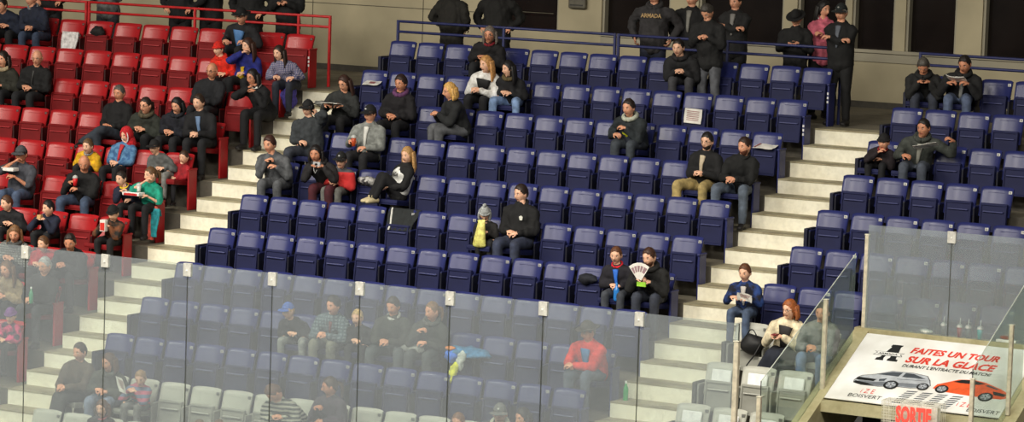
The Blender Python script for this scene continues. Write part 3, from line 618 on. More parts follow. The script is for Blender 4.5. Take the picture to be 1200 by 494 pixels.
pp['s9'] = Pn('S', 0, (933, 22), 'man in black brimmed hat and black coat looking at his phone at the railing', s=.98, legs='stand', top=(18, 18, 19), pants=BLK, arms='sphone', Y=.7, hat=('brim', (14, 14, 15)), hp=30, wide=1.1, coat=.2, lean=4, a=10)
Pn('S', 0, (965, 11), 'black-haired woman in pink and white jacket behind the railing end', s=.97, legs='stand', top=(220, 110, 130), pants=BLK, hair=('long', (22, 18, 18)), fem=True, collar=(225, 220, 215), arms='sfold', Y=1.1, ha=-45, a=-25, lean=0)
Pn('S', 0, (986, 15), 'man in black cap and striped shirt with black jacket at the top of the stairs', s=1.03, legs='stand', top=(17, 17, 18), pants=BLK, hat=('cap', (30, 34, 34), (150, 150, 145)), hair=('short', GR), arms='sfold', Y=.1, wide=1.15, zipc=(90, 95, 105), ha=25, a=25, lean=2)
# ================================================================== the setting
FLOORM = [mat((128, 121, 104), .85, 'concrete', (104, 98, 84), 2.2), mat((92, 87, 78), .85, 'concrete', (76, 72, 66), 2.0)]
STEPM = [mat((176, 168, 140), .8, 'concrete', (140, 130, 104), 3), mat((250, 246, 228), .75, 'concrete', (240, 234, 212), 1.6)]
NR = 15
def stand_seg(mb, x0, x1, r0, r1):
    for r in range(r0, r1):
        yf = -.72-RD*r; yb = yf+RD+(.3 if r else 4.5); z = tread(r); zb = z-.5
        mb.add([(x0, yf, z), (x1, yf, z), (x1, yb, z), (x0, yb, z), (x0, yf, zb), (x1, yf, zb)], [(0, 1, 2, 3)], 0)
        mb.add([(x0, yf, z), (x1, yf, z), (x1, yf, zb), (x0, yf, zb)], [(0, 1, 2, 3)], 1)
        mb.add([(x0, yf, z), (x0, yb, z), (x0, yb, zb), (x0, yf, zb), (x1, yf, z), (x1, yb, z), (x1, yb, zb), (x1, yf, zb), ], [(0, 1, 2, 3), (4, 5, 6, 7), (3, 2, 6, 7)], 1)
fm = MB(); stand_seg(fm, -14, 9.78, 0, NR); stand_seg(fm, 9.78, 12.45, 0, 6); stand_seg(fm, 12.45, 17, 0, NR)
fm.box((9.78, -5.22, tread(6)-.4), (12.45, -4.5, tread(6)), 0)
tag(fm.build('floor', FLOORM), 'dark concrete stepped terraces carrying the seat rows', kind='structure')
ice = MB(); ice.box((-30, -60, -8.4), (40, -13, -8.2)); tag(ice.build('floor', mat((225, 232, 238), .2)), 'ice surface in front of the stands', kind='structure')
for x0, x1, nm in ((-1.60, -.47, 'cream painted stairs between red and blue blocks'), (7.10, 8.28, 'cream painted stairs between middle and right blocks')):
    sm = MB()
    for r in range(NR-1):
        yf = -.72-RD*r; z = tread(r)
        for (ya, yb_, zt, zb) in ((yf-.012, yf+.42, z+.008, z-RR/2), (yf-.4, yf, z-RR/2, z-RR)):
            # cream riser, worn tread
            sm.add([(x0, ya, zt), (x1, ya, zt), (x1, ya, zb), (x0, ya, zb), (x0, yb_, zt), (x0, yb_, zb), (x1, yb_, zt), (x1, yb_, zb)], [(0, 1, 2, 3)], 1)
            b = len(sm.v)-8
            for f, m in (((0, 1, 6, 4), 0), ((0, 4, 5, 3), 0), ((1, 6, 7, 2), 0), ((4, 6, 7, 5), 0)):
                sm.f.append(tuple(b+i for i in f)); sm.m.append(m)
            sm.box((x0, ya-.006, zt-.02), (x1, ya+.03, zt+.003), 0)
    tag(sm.build('aisle_stairs', STEPM), nm, kind='structure')
# back wall of the concourse with pilasters and dark windows
WALL = mat((176, 166, 138), .8, 'plain', scale=.8); WALL2 = mat((160, 154, 136), .8, 'plain', scale=.8); DARK = mat((24, 19, 18), .15, 'noise', (30, 24, 22), 1.5)
WY = 3.8; SILL = .07
wb = MB(); wb.box((-16, WY, -.82), (18, WY+.3, SILL))
wb.box((-16, WY, SILL), (-.75, WY+.3, 4.2)); wb.box((-16, WY, 3.2), (18, WY+.3, 4.2))
cols = [(.40, 1.20), (2.45, 2.95), (4.45, 4.68), (5.52, 5.62), (6.34, 6.52), (7.36, 7.78), (9.2, 9.6), (10.9, 11.1), (12.6, 13)]
for a, b in cols: wb.box((a, WY-.02, SILL), (b, WY+.3, 3.2))
tag(wb.build('wall_back', WALL), kind='structure')
jb = MB()
for x in (-4.4, -2.2): jb.box((x, WY-.006, -.82), (x+.012, WY+.01, 3))
jb.box((-6, WY-.006, .30), (-1, WY+.01, .312)); jb.box((-.55, WY-.006, .35), (.3, WY+.001, .36))
tag(jb.build('trim_1', mat((90, 86, 72), .8)), kind='structure')
sb = MB(); sb.box((1.2, WY-.07, SILL-.03), (18, WY+.02, SILL+.02)); sb.box((1.2, WY-.03, -.1), (18, WY, SILL-.03)); tag(sb.build('trim_2', WALL2), kind='structure')
bb = MB(); bb.box((-16, WY-.015, -.82), (18, WY, -.72)); tag(bb.build('baseboard_back', mat((70, 66, 58), .7)), kind='structure')
wx = [-.75]+[c for ab in cols for c in ab]+[16]
k = 0
for i in range(0, len(wx)-1, 2):
    k += 1
    o = MB().box((wx[i], WY+.16, SILL), (wx[i+1], WY+.19, 3.2)).build('window_%d' % k, DARK); tag(o, kind='structure')
    fr = MB(); 
    for a in (wx[i], wx[i+1]-.04): fr.box((a, WY+.02, SILL), (a+.04, WY+.15, 3.2))
    fr.build('window_frame', WALL2, o)
# wall-mounted box by the middle pilaster
e = empty('wall_unit', (.78, WY-.02, .48), 'small grey box mounted on the beige pilaster between dark windows', 'wall box')
MB().box((-.16, -.09, -.02), (.16, 0, .26), bev=.03).build('housing', mat((96, 92, 80), .6), e); MB().box((-.12, -.096, .03), (.12, -.088, .05)).build('vent_slot', mat((50, 48, 44), .6), e)
# ------------------------------------------------------------------ railings
def railing(x0, x1, y, col, label, posts, drop=()):
    e = empty('railing', (x0, y, -.82), label, 'railing', 'railings along the top of the stands'); m = mat(col, .45); O = V((x0, y, -.82))
    for z in (.285, .125, -.035):
        if z < 0 and False: continue
        MB().tube([V((x0, y, z))-O, V((x1, y, z))-O], [.021, .021], side=(0, 0, 1), n=8).build('rail', m, e, True)
        if z < .2: break
    for p in posts: MB().box((p-x0-.02, -.02, 0), (p-x0+.02, .02, .285+.82+.02), bev=.006).build('post', m, e)
RC = (190, 30, 34); BC = (38, 44, 92)
railing(-11.5, -6.53, .25, RC, 'red metal railing above the red seats, left length', (-11.5, -9.0, -6.53))
railing(-6.47, -1.76, .25, RC, 'red metal railing above the red seats, right length ending by the stairs', (-6.47, -4.35, -2.35, -1.76))
railing(-.50, 3.32, .25, BC, 'navy metal railing above the blue seats, left length', (-.50, 1.4, 3.32))
railing(3.38, 7.02, .25, BC, 'navy metal railing above the blue seats, right length', (3.38, 5.2, 7.02))
railing(8.25, 12.0, .25, BC, 'navy metal railing behind the top row of the right block', (8.25, 10.1, 12.0))
# ------------------------------------------------------------------ seats
PLATE = mat((182, 182, 180), .5)
def seat_kit(w, col, gray=False, plate=PLATE):
    lip_highlight = mat([min(255, v*.9+18) for v in col], .35, scale=3, spec=.7); hw = w/2; rs = .36 if not gray else .45  # lighter tone paints the highlight line along the folded pan's lip
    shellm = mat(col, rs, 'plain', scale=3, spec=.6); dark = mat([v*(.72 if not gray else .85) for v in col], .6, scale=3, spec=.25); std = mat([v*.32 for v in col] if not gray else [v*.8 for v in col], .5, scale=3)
    b = MB(); nx, nz = 12, 7; W = hw-.022
    def bp(x, t, back):
        u = x/W; corner = .018*max(0, abs(u)-.8)/.2
        z = .43+(.39-corner*(t > .8))*t; y = -.115+.10*t-.060*abs(u)**2.2-.012*(1-t)+(.022 if back else 0)
        if abs(u) > .99: y += .004
        return (x*(1-.04*(1-t)), y, z)
    for bk in (0, 1):
        base_i = len(b.v); vs = [bp(-W+2*W*i/nx, j/nz, bk) for j in range(nz+1) for i in range(nx+1)]
        b.add(vs, [(j*(nx+1)+i, j*(nx+1)+i+1, (j+1)*(nx+1)+i+1, (j+1)*(nx+1)+i) for j in range(nz) for i in range(nx)])
    n1 = (nx+1)*(nz+1); top = nz*(nx+1)
    b.add([], []) 
    for i in range(nx):
        b.f.append((top+i, top+i+1, n1+top+i+1, n1+top+i)); b.m.append(0); b.f.append((i, i+1, n1+i+1, n1+i)); b.m.append(0)
    for j in range(nz):
        for c in (0, nx): b.f.append((j*(nx+1)+c, (j+1)*(nx+1)+c, n1+(j+1)*(nx+1)+c, n1+j*(nx+1)+c)); b.m.append(0)
    # moulded ribs on the face
    for t in (.80,): 
        pts = [V(bp(x, t, 0))+V((0, -.002, 0)) for x in [(-.6+.2*i)*W for i in range(6)]]; b.tube(pts, [.003]*6, n=5)
    back = b.mesh('backrest', shellm, True)
    def pan(up):
        p = MB(); pw = hw-.060
        if up: p.box((-pw, -.03, -.17), (pw, .012, .20), bev=.012); f = -.034
        else: p.box((-pw, -.03, -.20), (pw, .03, .20), bev=.015); f = -.034
        for (lo, hi) in (((-pw+.005, f-.010, .165), (pw-.005, f+.01, .19)), ((-pw+.005, f-.010, -.185), (pw-.005, f+.01, -.165)), ((-pw+.004, f-.010, -.18), (-pw+.026, f+.01, .18)), ((pw-.026, f-.010, -.18), (pw-.004, f+.01, .18))): p.box(lo, hi, bev=.004)
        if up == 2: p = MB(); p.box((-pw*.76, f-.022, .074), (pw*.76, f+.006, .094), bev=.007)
        M = Matrix.Rotation(math.radians(-7 if up else 84), 3, 'X'); off = V((0, -.185, .41)) if up else V((0, -.33, .425))
        p.v = [tuple(M @ V(q)+off) for q in p.v]; return p.mesh('seat_pan' if up != 2 else 'seat_lip_highlight', dark if up != 2 else lip_highlight, False)
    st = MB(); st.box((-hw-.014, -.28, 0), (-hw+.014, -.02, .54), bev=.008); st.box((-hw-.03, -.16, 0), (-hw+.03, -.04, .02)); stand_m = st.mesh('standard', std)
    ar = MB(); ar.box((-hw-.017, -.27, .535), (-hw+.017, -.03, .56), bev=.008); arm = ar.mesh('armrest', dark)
    pl = MB(); q = V(bp(W*.80, .84, 0)); pl.box((q.x-.024, q.y-.016, q.z-.020), (q.x+.024, q.y-.004, q.z+.020), bev=.003)
    pl.box((q.x-.012, q.y-.018, q.z-.010), (q.x-.004, q.y-.015, q.z+.010), 1); pl.box((q.x+.004, q.y-.018, q.z-.010), (q.x+.012, q.y-.015, q.z+.010), 1)
    plate_m = pl.mesh('number_plate', [plate, mat((110, 110, 115), .6)])
    en = MB(); en.box((hw-.008, -.27, 0), (hw+.026, -.06, .60), bev=.012); en.box((hw-.012, -.29, .59), (hw+.032, -.05, .62), bev=.012); end_r = en.mesh('end_panel', mat([min(255, v*1.0) for v in col], .45, scale=3))
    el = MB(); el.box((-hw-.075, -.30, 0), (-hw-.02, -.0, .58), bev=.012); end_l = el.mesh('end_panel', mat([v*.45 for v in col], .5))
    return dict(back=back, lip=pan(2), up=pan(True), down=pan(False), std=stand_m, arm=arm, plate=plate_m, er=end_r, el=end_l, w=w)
BLUE = (38, 44, 100); KB = seat_kit(.5, BLUE); KR = seat_kit(.556, (168, 24, 30), plate=mat((120, 40, 35), .6)); KG = seat_kit(.5, (176, 176, 166), True, mat((120, 120, 112), .6))
KBR = seat_kit(.5, BLUE, plate=mat((225, 225, 218), .5))
MARK = mat((215, 215, 215), .6)
def seat(kit, x, r, occ, label, group, cat='seat', endr=False, endl=False, marks=False, cover=False):
    e = empty('stadium_seat', (x, -r*RD, tread(r)), label, cat, group)
    parts = [('backrest', kit['back']), ('seat_pan', kit['down' if occ else 'up']), ('standard', kit['std']), ('armrest', kit['arm']), ('number_plate', kit['plate'])]
    if endr: parts.append(('end_panel', kit['er']))
    if endl: parts.append(('end_panel', kit['el']))
    for n, me in parts:
        o = bpy.data.objects.new(n, me); C.objects.link(o); o.parent = e
        if n == 'backrest': bk_o = o
        if n == 'number_plate': o.parent = bk_o
        if n == 'seat_pan' and not occ: q_ = bpy.data.objects.new('seat_lip_highlight', kit['lip']); C.objects.link(q_); q_.parent = o
    if marks:
        mk = MB(); hw = kit['w']/2
        for i, z in enumerate((.34, .40, .46)): mk.box((hw-.004, -.275, z), (hw+.020, -.268, z+.035), 0)
        mk.build('row_marking', MARK, e)
    if cover:
        cv = MB(); cv.box((-.14, -.145, .57), (.13, -.115, .745), bev=.012); M = Matrix.Rotation(math.radians(-12), 3, 'X')
        cv.v = [tuple(M @ (V(q)-V((0, -.12, .66)))+V((0, -.105, .66))) for q in cv.v]; cv.build('white_back_label', mat((245, 245, 245), .5), e)
    return e
side = {0: 'stairs'}
for r in range(0, 12):
    for c in range(0, -12, -1):                       # red block, counted from the stairs
        x = -2.09+c*.556
        if pix(V((x, -r*RD, tread(r)+.5)))[0] < -12: continue
        seat(KR, x, r, ('L', r, c) in OCC, 'red stadium seat, left block, %s row from top, %s seat from the stairs' % (ORD[r], ORD[-c]), 'red seats of the left block', endr=c == 0, marks=(c == 0 and r == 0))
for r in range(0, 12):
    for c in range(15):
        x = -.19+c*.5; q = pix(V((x, -r*RD, tread(r)+.8)))
        if q[1] > 500 or q[0] < -12: continue
        g = r >= 10
        sd = '%s seat from left stairs' % ORD[c] if c < 8 else '%s seat from right stairs' % ORD[14-c]
        seat(KG if g else KB, x, r, ('C', r, c) in OCC, '%s stadium seat, middle block, %s row from top, %s' % ('grey' if g else 'blue', ORD[r], sd), 'grey seats of the middle block' if g else 'blue seats of the middle block', endr=c == 14, endl=c == 0, marks=(c == 14 and r < 2))
for r in range(0, 10):
    for c in range(9):
        x = 8.56+c*.5; q = pix(V((x, -r*RD, tread(r)+.8)))
        if q[0] > 1212 or q[1] > 500 or (r >= 7 and c > 2): continue
        g = r >= 7
        seat(KG if g else KBR, x, r, ('R', r, c) in OCC, '%s stadium seat, right block, %s row from top, %s seat from the stairs' % ('grey' if g else 'dark blue', ORD[r], ORD[c]), 'grey seats of the right block' if g else 'blue seats of the right block', endl=c == 0, cover=(r >= 8))
# ------------------------------------------------------------------ rink glass
GY = -11.35; GT = -2.075
X0 = ray(750, 365.7, 1, GY).x; GP = 1.217
gm = glass(.165, (208, 212, 222)); steel = mat((200, 198, 190), .5, scale=20); seam = mat((62, 66, 60), .5)
xs = [X0+GP*i for i in range(-9, 2)]
for i in range(len(xs)-1):
    a, b = xs[i], xs[i+1]
    e = empty('rink_glass_panel', ((a+b)/2, GY, -6.6), 'clear rink glass panel with painted reflection haze and steel clip, %s from the right end' % ORD[len(xs)-2-i], 'glass panel', 'rink glass panels in front of the stands'); O = e.location.copy()
    MB().box((a+.008-O.x, -.006, 0), (b-.008-O.x, .006, GT-O.z)).build('pane', gm, e)
    MB().box((a-.004-O.x, -.004, 0), (a+.004-O.x, .004, GT-O.z)).build('joint', seam, e)
    if i < len(xs)-1:
        cl = MB(); cl.box((a-.055-O.x, -.022, GT-O.z-.15), (a+.055-O.x, .022, GT-O.z+.008), bev=.004); cl_o = cl.build('clip', steel, e)
        bo = MB(); bo.ell((a-O.x, -.024, GT-O.z-.08), (.013, .006, .013)); bo.build('bolt', mat((235, 235, 225), .3), cl_o, True)
a = xs[-1]
e = empty('rink_glass_panel', (a, GY, -6.6), 'steel clip and joint closing the rink glass row at its right end', 'glass clip')
MB().box((-.006, -.004, 0), (.006, .004, GT+6.6)).build('joint', seam, e)
bd = MB(); bd.box((-14, GY-.08, -8.3), (X0+GP+3, GY+.08, -6.6)); tag(bd.build('wall_front', mat((235, 235, 232), .4)), 'white rink boards', kind='structure')
POSTM = mat((205, 195, 172), .55, scale=15)
def post(x, y, zt, zb, label, r=.030):
    e = empty('glass_post', (x, y, zb), label, 'post', 'pale metal posts holding the glass')
    MB().box((-r, -r, 0), (r, r, zt-zb), bev=.010).build('upright', POSTM, e); MB().box((-r*1.15, -r*1.15, zt-zb), (r*1.15, r*1.15, zt-zb+.012), bev=.004).build('post_cap', mat((225, 220, 200), .5), e)
p_ = ray(864, 400, 1, GY); post(p_.x, GY, p_.z, -6.6, 'pale metal post in front of the grey seats, left of the black-cornered glass')
# ------------------------------------------------------------------ exit tunnel (vomitory), its parapet, guards and banner
k_ = RR/RD
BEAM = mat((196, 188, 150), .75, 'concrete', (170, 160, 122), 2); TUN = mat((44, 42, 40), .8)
def slope_box(mb, x0, x1, ya, yb, off, th, mi=0):     # bar lying along the rake
    za, zb = k_*ya+off, k_*yb+off
    vs = [(x, y, z-t) for x in (x0, x1) for (y, z) in ((ya, za), (yb, zb)) for t in (0, th)]
    mb.add(vs, [(0, 2, 3, 1), (4, 5, 7, 6), (0, 1, 5, 4), (2, 6, 7, 3), (0, 4, 6, 2), (1, 3, 7, 5)], mi)
vm = MB(); OFF = -.2; YB = -5.22; YFR = -6.52
slope_box(vm, 9.78, 9.98, YB, -9.6, OFF+.015, .95); slope_box(vm, 12.28, 12.5, YB, -9.6, OFF+.015, .95)
vm.box((9.78, YB-.02, tread(6)-.6), (12.5, YB+.13, k_*YB+OFF+.03))
vm.box((9.98, YFR-.12, k_*YFR+OFF-.165), (12.28, YFR+.02, k_*YFR+OFF-.03))
tag(vm.build('wall_tunnel', BEAM), 'cream concrete parapet around the exit tunnel', kind='structure')
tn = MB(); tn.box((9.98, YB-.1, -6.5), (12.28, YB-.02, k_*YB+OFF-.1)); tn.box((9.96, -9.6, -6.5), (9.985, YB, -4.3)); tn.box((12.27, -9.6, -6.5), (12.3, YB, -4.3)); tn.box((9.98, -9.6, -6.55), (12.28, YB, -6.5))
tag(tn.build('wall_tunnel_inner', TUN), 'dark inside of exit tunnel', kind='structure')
# banner on the tunnel roof
A = V((1, 0, 0)); Bv = V((0, 1, k_)).normalized(); Nn = A.cross(Bv)
BO = V((9.985, -6.545, k_*-6.545+OFF+.004)); BWd, BHt = 2.29, 1.42
WHT = mat((246, 244, 236), .5, scale=2); BRED = mat((226, 62, 44), .5, scale=2); BBL = mat((26, 27, 28), .5); BG = mat((120, 126, 134), .5); BGL = mat((182, 187, 194), .5); BOR = mat((236, 92, 44), .5); BGG = mat((70, 76, 84), .5)
be = empty('banner', BO, 'white sloping advertising banner with red French lettering and two cars', 'banner')
LO = V((0, 0, 0))
MB().prism([(0, 0), (BWd, 0), (BWd, BHt), (0, BHt)], LO, A, Bv, Nn, .012).build('banner_board', WHT, be)
def P(poly, mi, mb, dx=0, dy=0, sc=1, lay=1): mb.prism([(x*sc+dx, y*sc+dy) for x, y in poly], LO+Nn*(.012+.0012*lay), A, Bv, Nn, .001, mi)
tx = MB()
text_mesh(tx, 'FAITES UN TOUR', .165, LO+A*.70+Bv*1.10, A, Bv, Nn, .016, 0, .78, .25, bold=.006, W=1.17)
text_mesh(tx, 'SUR LA GLACE', .185, LO+A*.71+Bv*.90, A, Bv, Nn, .016, 0, .92, .25, bold=.007, W=1.19)
tx.build('red_lettering', BRED, be)
tx = MB(); text_mesh(tx, "DURANT L'ENTRACTE DU MATCH!", .085, LO+A*.71+Bv*.795, A, Bv, Nn, .016, 0, .93, .25, bold=.0015, W=1.17)
tx.build('black_lettering', BBL, be)
tx = MB(); text_mesh(tx, 'BOISVERT', .10, LO+A*.27+Bv*.075, A, Bv, Nn, .016, 0, .95, .1, W=.44); text_mesh(tx, 'BOISVERT', .10, LO+A*1.84+Bv*.05, A, Bv, Nn, .016, 0, .95, .1, W=.42); tx.build('dealer_lettering', BBL, be)
tx = MB(); text_mesh(tx, 'i Z E', .13, LO+A*.40+Bv*.175, A, Bv, Nn, .016, 0, 1.0, .1, W=.18); text_mesh(tx, 'i Z E', .13, LO+A*1.68+Bv*.13, A, Bv, Nn, .016, 0, 1., .1, W=.18); tx.build('dealer_mark', BRED, be)
em = MB()   # crest: slanted block A crossed by a lettered ribbon
cx_, cy_, cs_ = .455, 1.055, .66
P([(-.21, -.26), (-.04, -.26), (-.06, -.18), (-.03, -.06), (.06, -.06), (.06, -.16), (.03, -.20), (.03, -.26), (.24, -.26), (.24, -.2), (.19, -.18), (.15, .20), (.18, .27), (-.04, .27), (-.06, .21), (-.03, .19), (-.14, -.16), (-.20, -.19)], 0, em, cx_, cy_, cs_, 1)
P([(-.31, .05), (-.25, .01), (-.31, -.07), (.29, -.07), (.24, 0), (.30, .05)], 0, em, cx_, cy_-.02, cs_, 2); P([(-.29, .042), (-.23, .01), (-.29, -.062), (.27, -.062), (.22, 0), (.28, .042)], 1, em, cx_, cy_-.02, cs_, 3)
text_mesh(em, 'ARMADA', .05, LO+A*(cx_-.14)+Bv*(cy_-.048), A, Bv, Nn, .018, 0, 1.15, 0, bold=.001, W=.26); em.build('crest', [BBL, WHT], be)
def wheel(mb, x, y, r, lay=4):
    c = lambda k: [(x+k*math.cos(t*math.pi/8), y+k*.95*math.sin(t*math.pi/8)) for t in range(16)]
    P(c(r), 0, mb, lay=lay); P(c(r*.70), 1, mb, lay=lay+1); P(c(r*.2), 0, mb, lay=lay+2)
    for q in range(5):
        t = q*2*math.pi/5; P([(x+r*.15*math.cos(t-.6), y+r*.15*math.sin(t-.6)), (x+r*.66*math.cos(t-.16), y+r*.66*math.sin(t-.16)), (x+r*.66*math.cos(t+.16), y+r*.66*math.sin(t+.16)), (x+r*.15*math.cos(t+.6), y+r*.15*math.sin(t+.6))], 2, mb, lay=lay+3)
CA = (.235, .32, .95)
def PC(poly, mi, lay): P([(x, y*.84) for x, y in poly], mi, cm, CA[0], CA[1], CA[2], lay)
cm = MB()
PC([(-.01, .12), (.02, .22), (.06, .27), (.22, .33), (.42, .46), (.72, .47), (.93, .43), (1.0, .32), (1.045, .19), (1.0, .12), (.80, .07), (.60, .07), (.36, .02), (.12, .02), (0, .06)], 0, 1)
PC([(0, .12), (.025, .21), (.065, .26), (.22, .32), (.42, .45), (.72, .46), (.925, .42), (.99, .31), (1.035, .19), (1.0, .13), (.80, .08), (.60, .08), (.36, .03), (.12, .03), (0, .07)], 3, 2)
PC([(.05, .13), (.30, .13), (.40, .16), (.96, .20), (1.0, .14), (.80, .09), (.60, .09), (.36, .04), (.10, .04)], 1, 3)
PC([(.25, .33), (.43, .43), (.58, .44), (.55, .33)], 4, 4); PC([(.60, .33), (.62, .44), (.74, .435), (.93, .34)], 4, 4)
PC([(.0, .15), (.04, .21), (.29, .20), (.26, .14), (.05, .14)], 0, 4); PC([(.0, .07), (.02, .11), (.20, .08), (.30, .04), (.12, .02)], 0, 4); PC([(.32, .21), (.42, .25), (.40, .18), (.33, .16)], 4, 4); PC([(.55, .27), (.95, .30), (.95, .29), (.55, .255)], 1, 4)
wheel(cm, .73, .395, .095, 6); wheel(cm, 1.14, .43, .078, 6)
cm.build('white_car_picture', [BBL, BG, BGL, BGL, BGG], be)
CA = (1.27, .36, .86); cm = MB()
PC([(0, .10), (.03, .22), (.14, .30), (.30, .42), (.52, .46), (.70, .42), (.98, .28), (1.12, .18), (1.16, .06), (1.05, .0), (.60, .0), (.15, .04)], 3, 1)
PC([(.24, .34), (.34, .42), (.52, .44), (.72, .38), (.62, .33), (.36, .33)], 0, 2); PC([(.72, .33), (.92, .25), (.95, .27), (.76, .36)], 4, 2); PC([(.48, .31), (.50, .43), (.52, .43), (.51, .31)], 3, 3); PC([(.88, .20), (1.10, .15), (1.08, .08), (.92, .10)], 0, 2)
wheel(cm, 1.39, .43, .085, 5); wheel(cm, 1.98, .37, .095, 5); cm.build('orange_car_picture', [BBL, BG, BGL, BOR, BGG], be)
cm = MB()   # tyre tracks fanning out under the cars
for i in range(4):
    for j in range(7):
        x = .86+i*.20+.018*j; y = .05+j*.042
        P([(x, y), (x+.13, y+.004), (x+.15, y+.026), (x+.015, y+.018)], 0, cm)
cm.build('tyre_track_picture', [BGG], be)
# exit sign: red lettering on a perforated white lamp box
SX0, SX1 = ray(1036, 480, 1, YFR-.35).x, ray(1101, 487, 1, YFR-.35).x; SZ = ray(1060, 471, 1, YFR-.35).z
ex = empty('exit_sign', (SX0, YFR-.35, SZ-.42), 'red lettered SORTIE exit sign in white wire guard below the banner', 'exit sign')
w_ = SX1-SX0; O = V((0, 0, 0)); EM = MB(); EM.box((.20, 0, .05), (w_-.03, .10, .40), bev=.01); EM.build('lamp_box', mat((238, 236, 225), .5), ex)
em = MB(); text_mesh(em, 'SORTIE', .27, V((.19, -.08, .19)), V((1, 0, 0)), V((0, 0, 1)), V((0, -1, 0)), .004, 0, .50, 0, bold=.014, W=w_-.26)
sg = bpy.data.materials.new('lit_red'); sg.use_nodes = True; b_ = sg.node_tree.nodes['Principled BSDF']; b_.inputs['Base Color'].default_value = lin((240, 84, 72)); b_.inputs['Emission Color'].default_value = lin((240, 80, 65)); b_.inputs['Emission Strength'].default_value = .35
em.build('lettering', sg, ex)
gw = MB()
n_ = 24
for i in range(n_+1): x = w_*i/n_; gw.tube([(x, -.07, 0), (x, -.07, .43)], [.0035, .0035], n=4)
for i in range(13): z = .43*i/12; gw.tube([(0, -.07, z), (w_, -.07, z)], [.0035, .0035], side=(0, 0, 1), n=4)
for i in range(6):
    for x in (0, w_): gw.tube([(x, -.07+.05*i, 0), (x, -.07+.05*i, .43)], [.0035]*2, n=4)
for i in range(n_+1): x = w_*i/n_; gw.tube([(x, -.07, .43), (x, .18, .43)], [.0035]*2, side=(1, 0, 0), n=4)
gw.build('wire_guard', mat((232, 228, 210), .5), ex)
# guards
LX = 9.88; g2 = glass(.23, (200, 205, 212)); g3 = glass(.08, (210, 228, 225))
def zr(y): return k_*y+OFF+.015
pts = [ray(1017, 275, 0, LX), ray(968, 351, 0, LX), ray(890, 465, 0, LX)]
for p, nm in zip(pts, ('tall pale post at the back left corner of the exit tunnel', 'pale post halfway down the left tunnel parapet', 'pale post at the low end of the left tunnel guard')):
    post(LX, p.y, p.z, zr(p.y)-.05, nm, .028)
def slopeglass(x, ya, za, yb, zb, label):
    e = empty('guard_glass', (x, ya, zr(ya)), label, 'glass panel'); O = e.location.copy()
    vs = [(x+d-O.x, y-O.y, z-O.z) for d in (-.006, .006) for (y, z) in ((ya, za), (yb, zb), (yb, zr(yb)), (ya, zr(ya)))]
    MB().add(vs, [(0, 1, 2, 3), (7, 6, 5, 4), (0, 4, 5, 1), (1, 5, 6, 2), (2, 6, 7, 3), (3, 7, 4, 0)]).build('pane', g3, e)
    MB().tube([(0, ya-O.y, za-O.z), (0, yb-O.y, zb-O.z)], [.006, .006], side=(1, 0, 0), n=6).build('top_edge', mat((205, 210, 200), .3), e)
    MB().tube([(0, yb-O.y, zb-O.z), (0, yb-O.y, zr(yb)-O.z)], [.006, .006], side=(1, 0, 0), n=6).build('end_edge', mat((34, 38, 36), .3), e)
q0, q1 = ray(1003, 297, 0, LX-.02), ray(892, 446, 0, LX-.02)
slopeglass(LX-.02, q0.y, q0.z, q1.y, q1.z, 'sloping clear guard glass left of the banner')
RX = 12.36; pr_ = [ray(1186, 381, 0, RX), ray(1140, 444, 0, RX)]
for p, nm in zip(pr_, ('pale post at the right of the banner', 'pale post in front of the orange car on the banner')): post(RX, p.y, p.z, min(zr(p.y), p.z-.5), nm, .026)
q0, q1 = ray(1205, 330, 0, RX), ray(1142, 432, 0, RX)
slopeglass(RX-.02, q0.y, q0.z, q1.y, q1.z, 'sloping clear guard glass right of the banner')
ztop = ray(1060, 267, 1, YB).z; zlow = k_*YB+OFF+.03
for i, (a, b) in enumerate(((9.9, 11.03), (11.03, 12.2), (12.2, 13.3))):
    e = empty('guard_glass', (a, YB+.02, zlow), ('clear guard glass behind the banner, left pane', 'clear guard glass behind the banner, pane right of its clip', 'clear guard glass behind the banner, rightmost pane')[i], 'glass panel')
    MB().box((.005, -.006, 0), (b-a-.005, .006, ztop-zlow)).build('pane', g2, e)
    if i: 
        MB().box((-.006, -.004, 0), (.006, .004, ztop-zlow)).build('joint', seam, e)
        MB().box((-.055, -.022, ztop-zlow-.14), (.055, .022, ztop-zlow+.01), bev=.004).build('clip', steel, e); MB().ell((0, -.024, ztop-zlow-.07), (.013, .006, .013)).build('bolt', mat((235, 235, 225), .3), e, True)
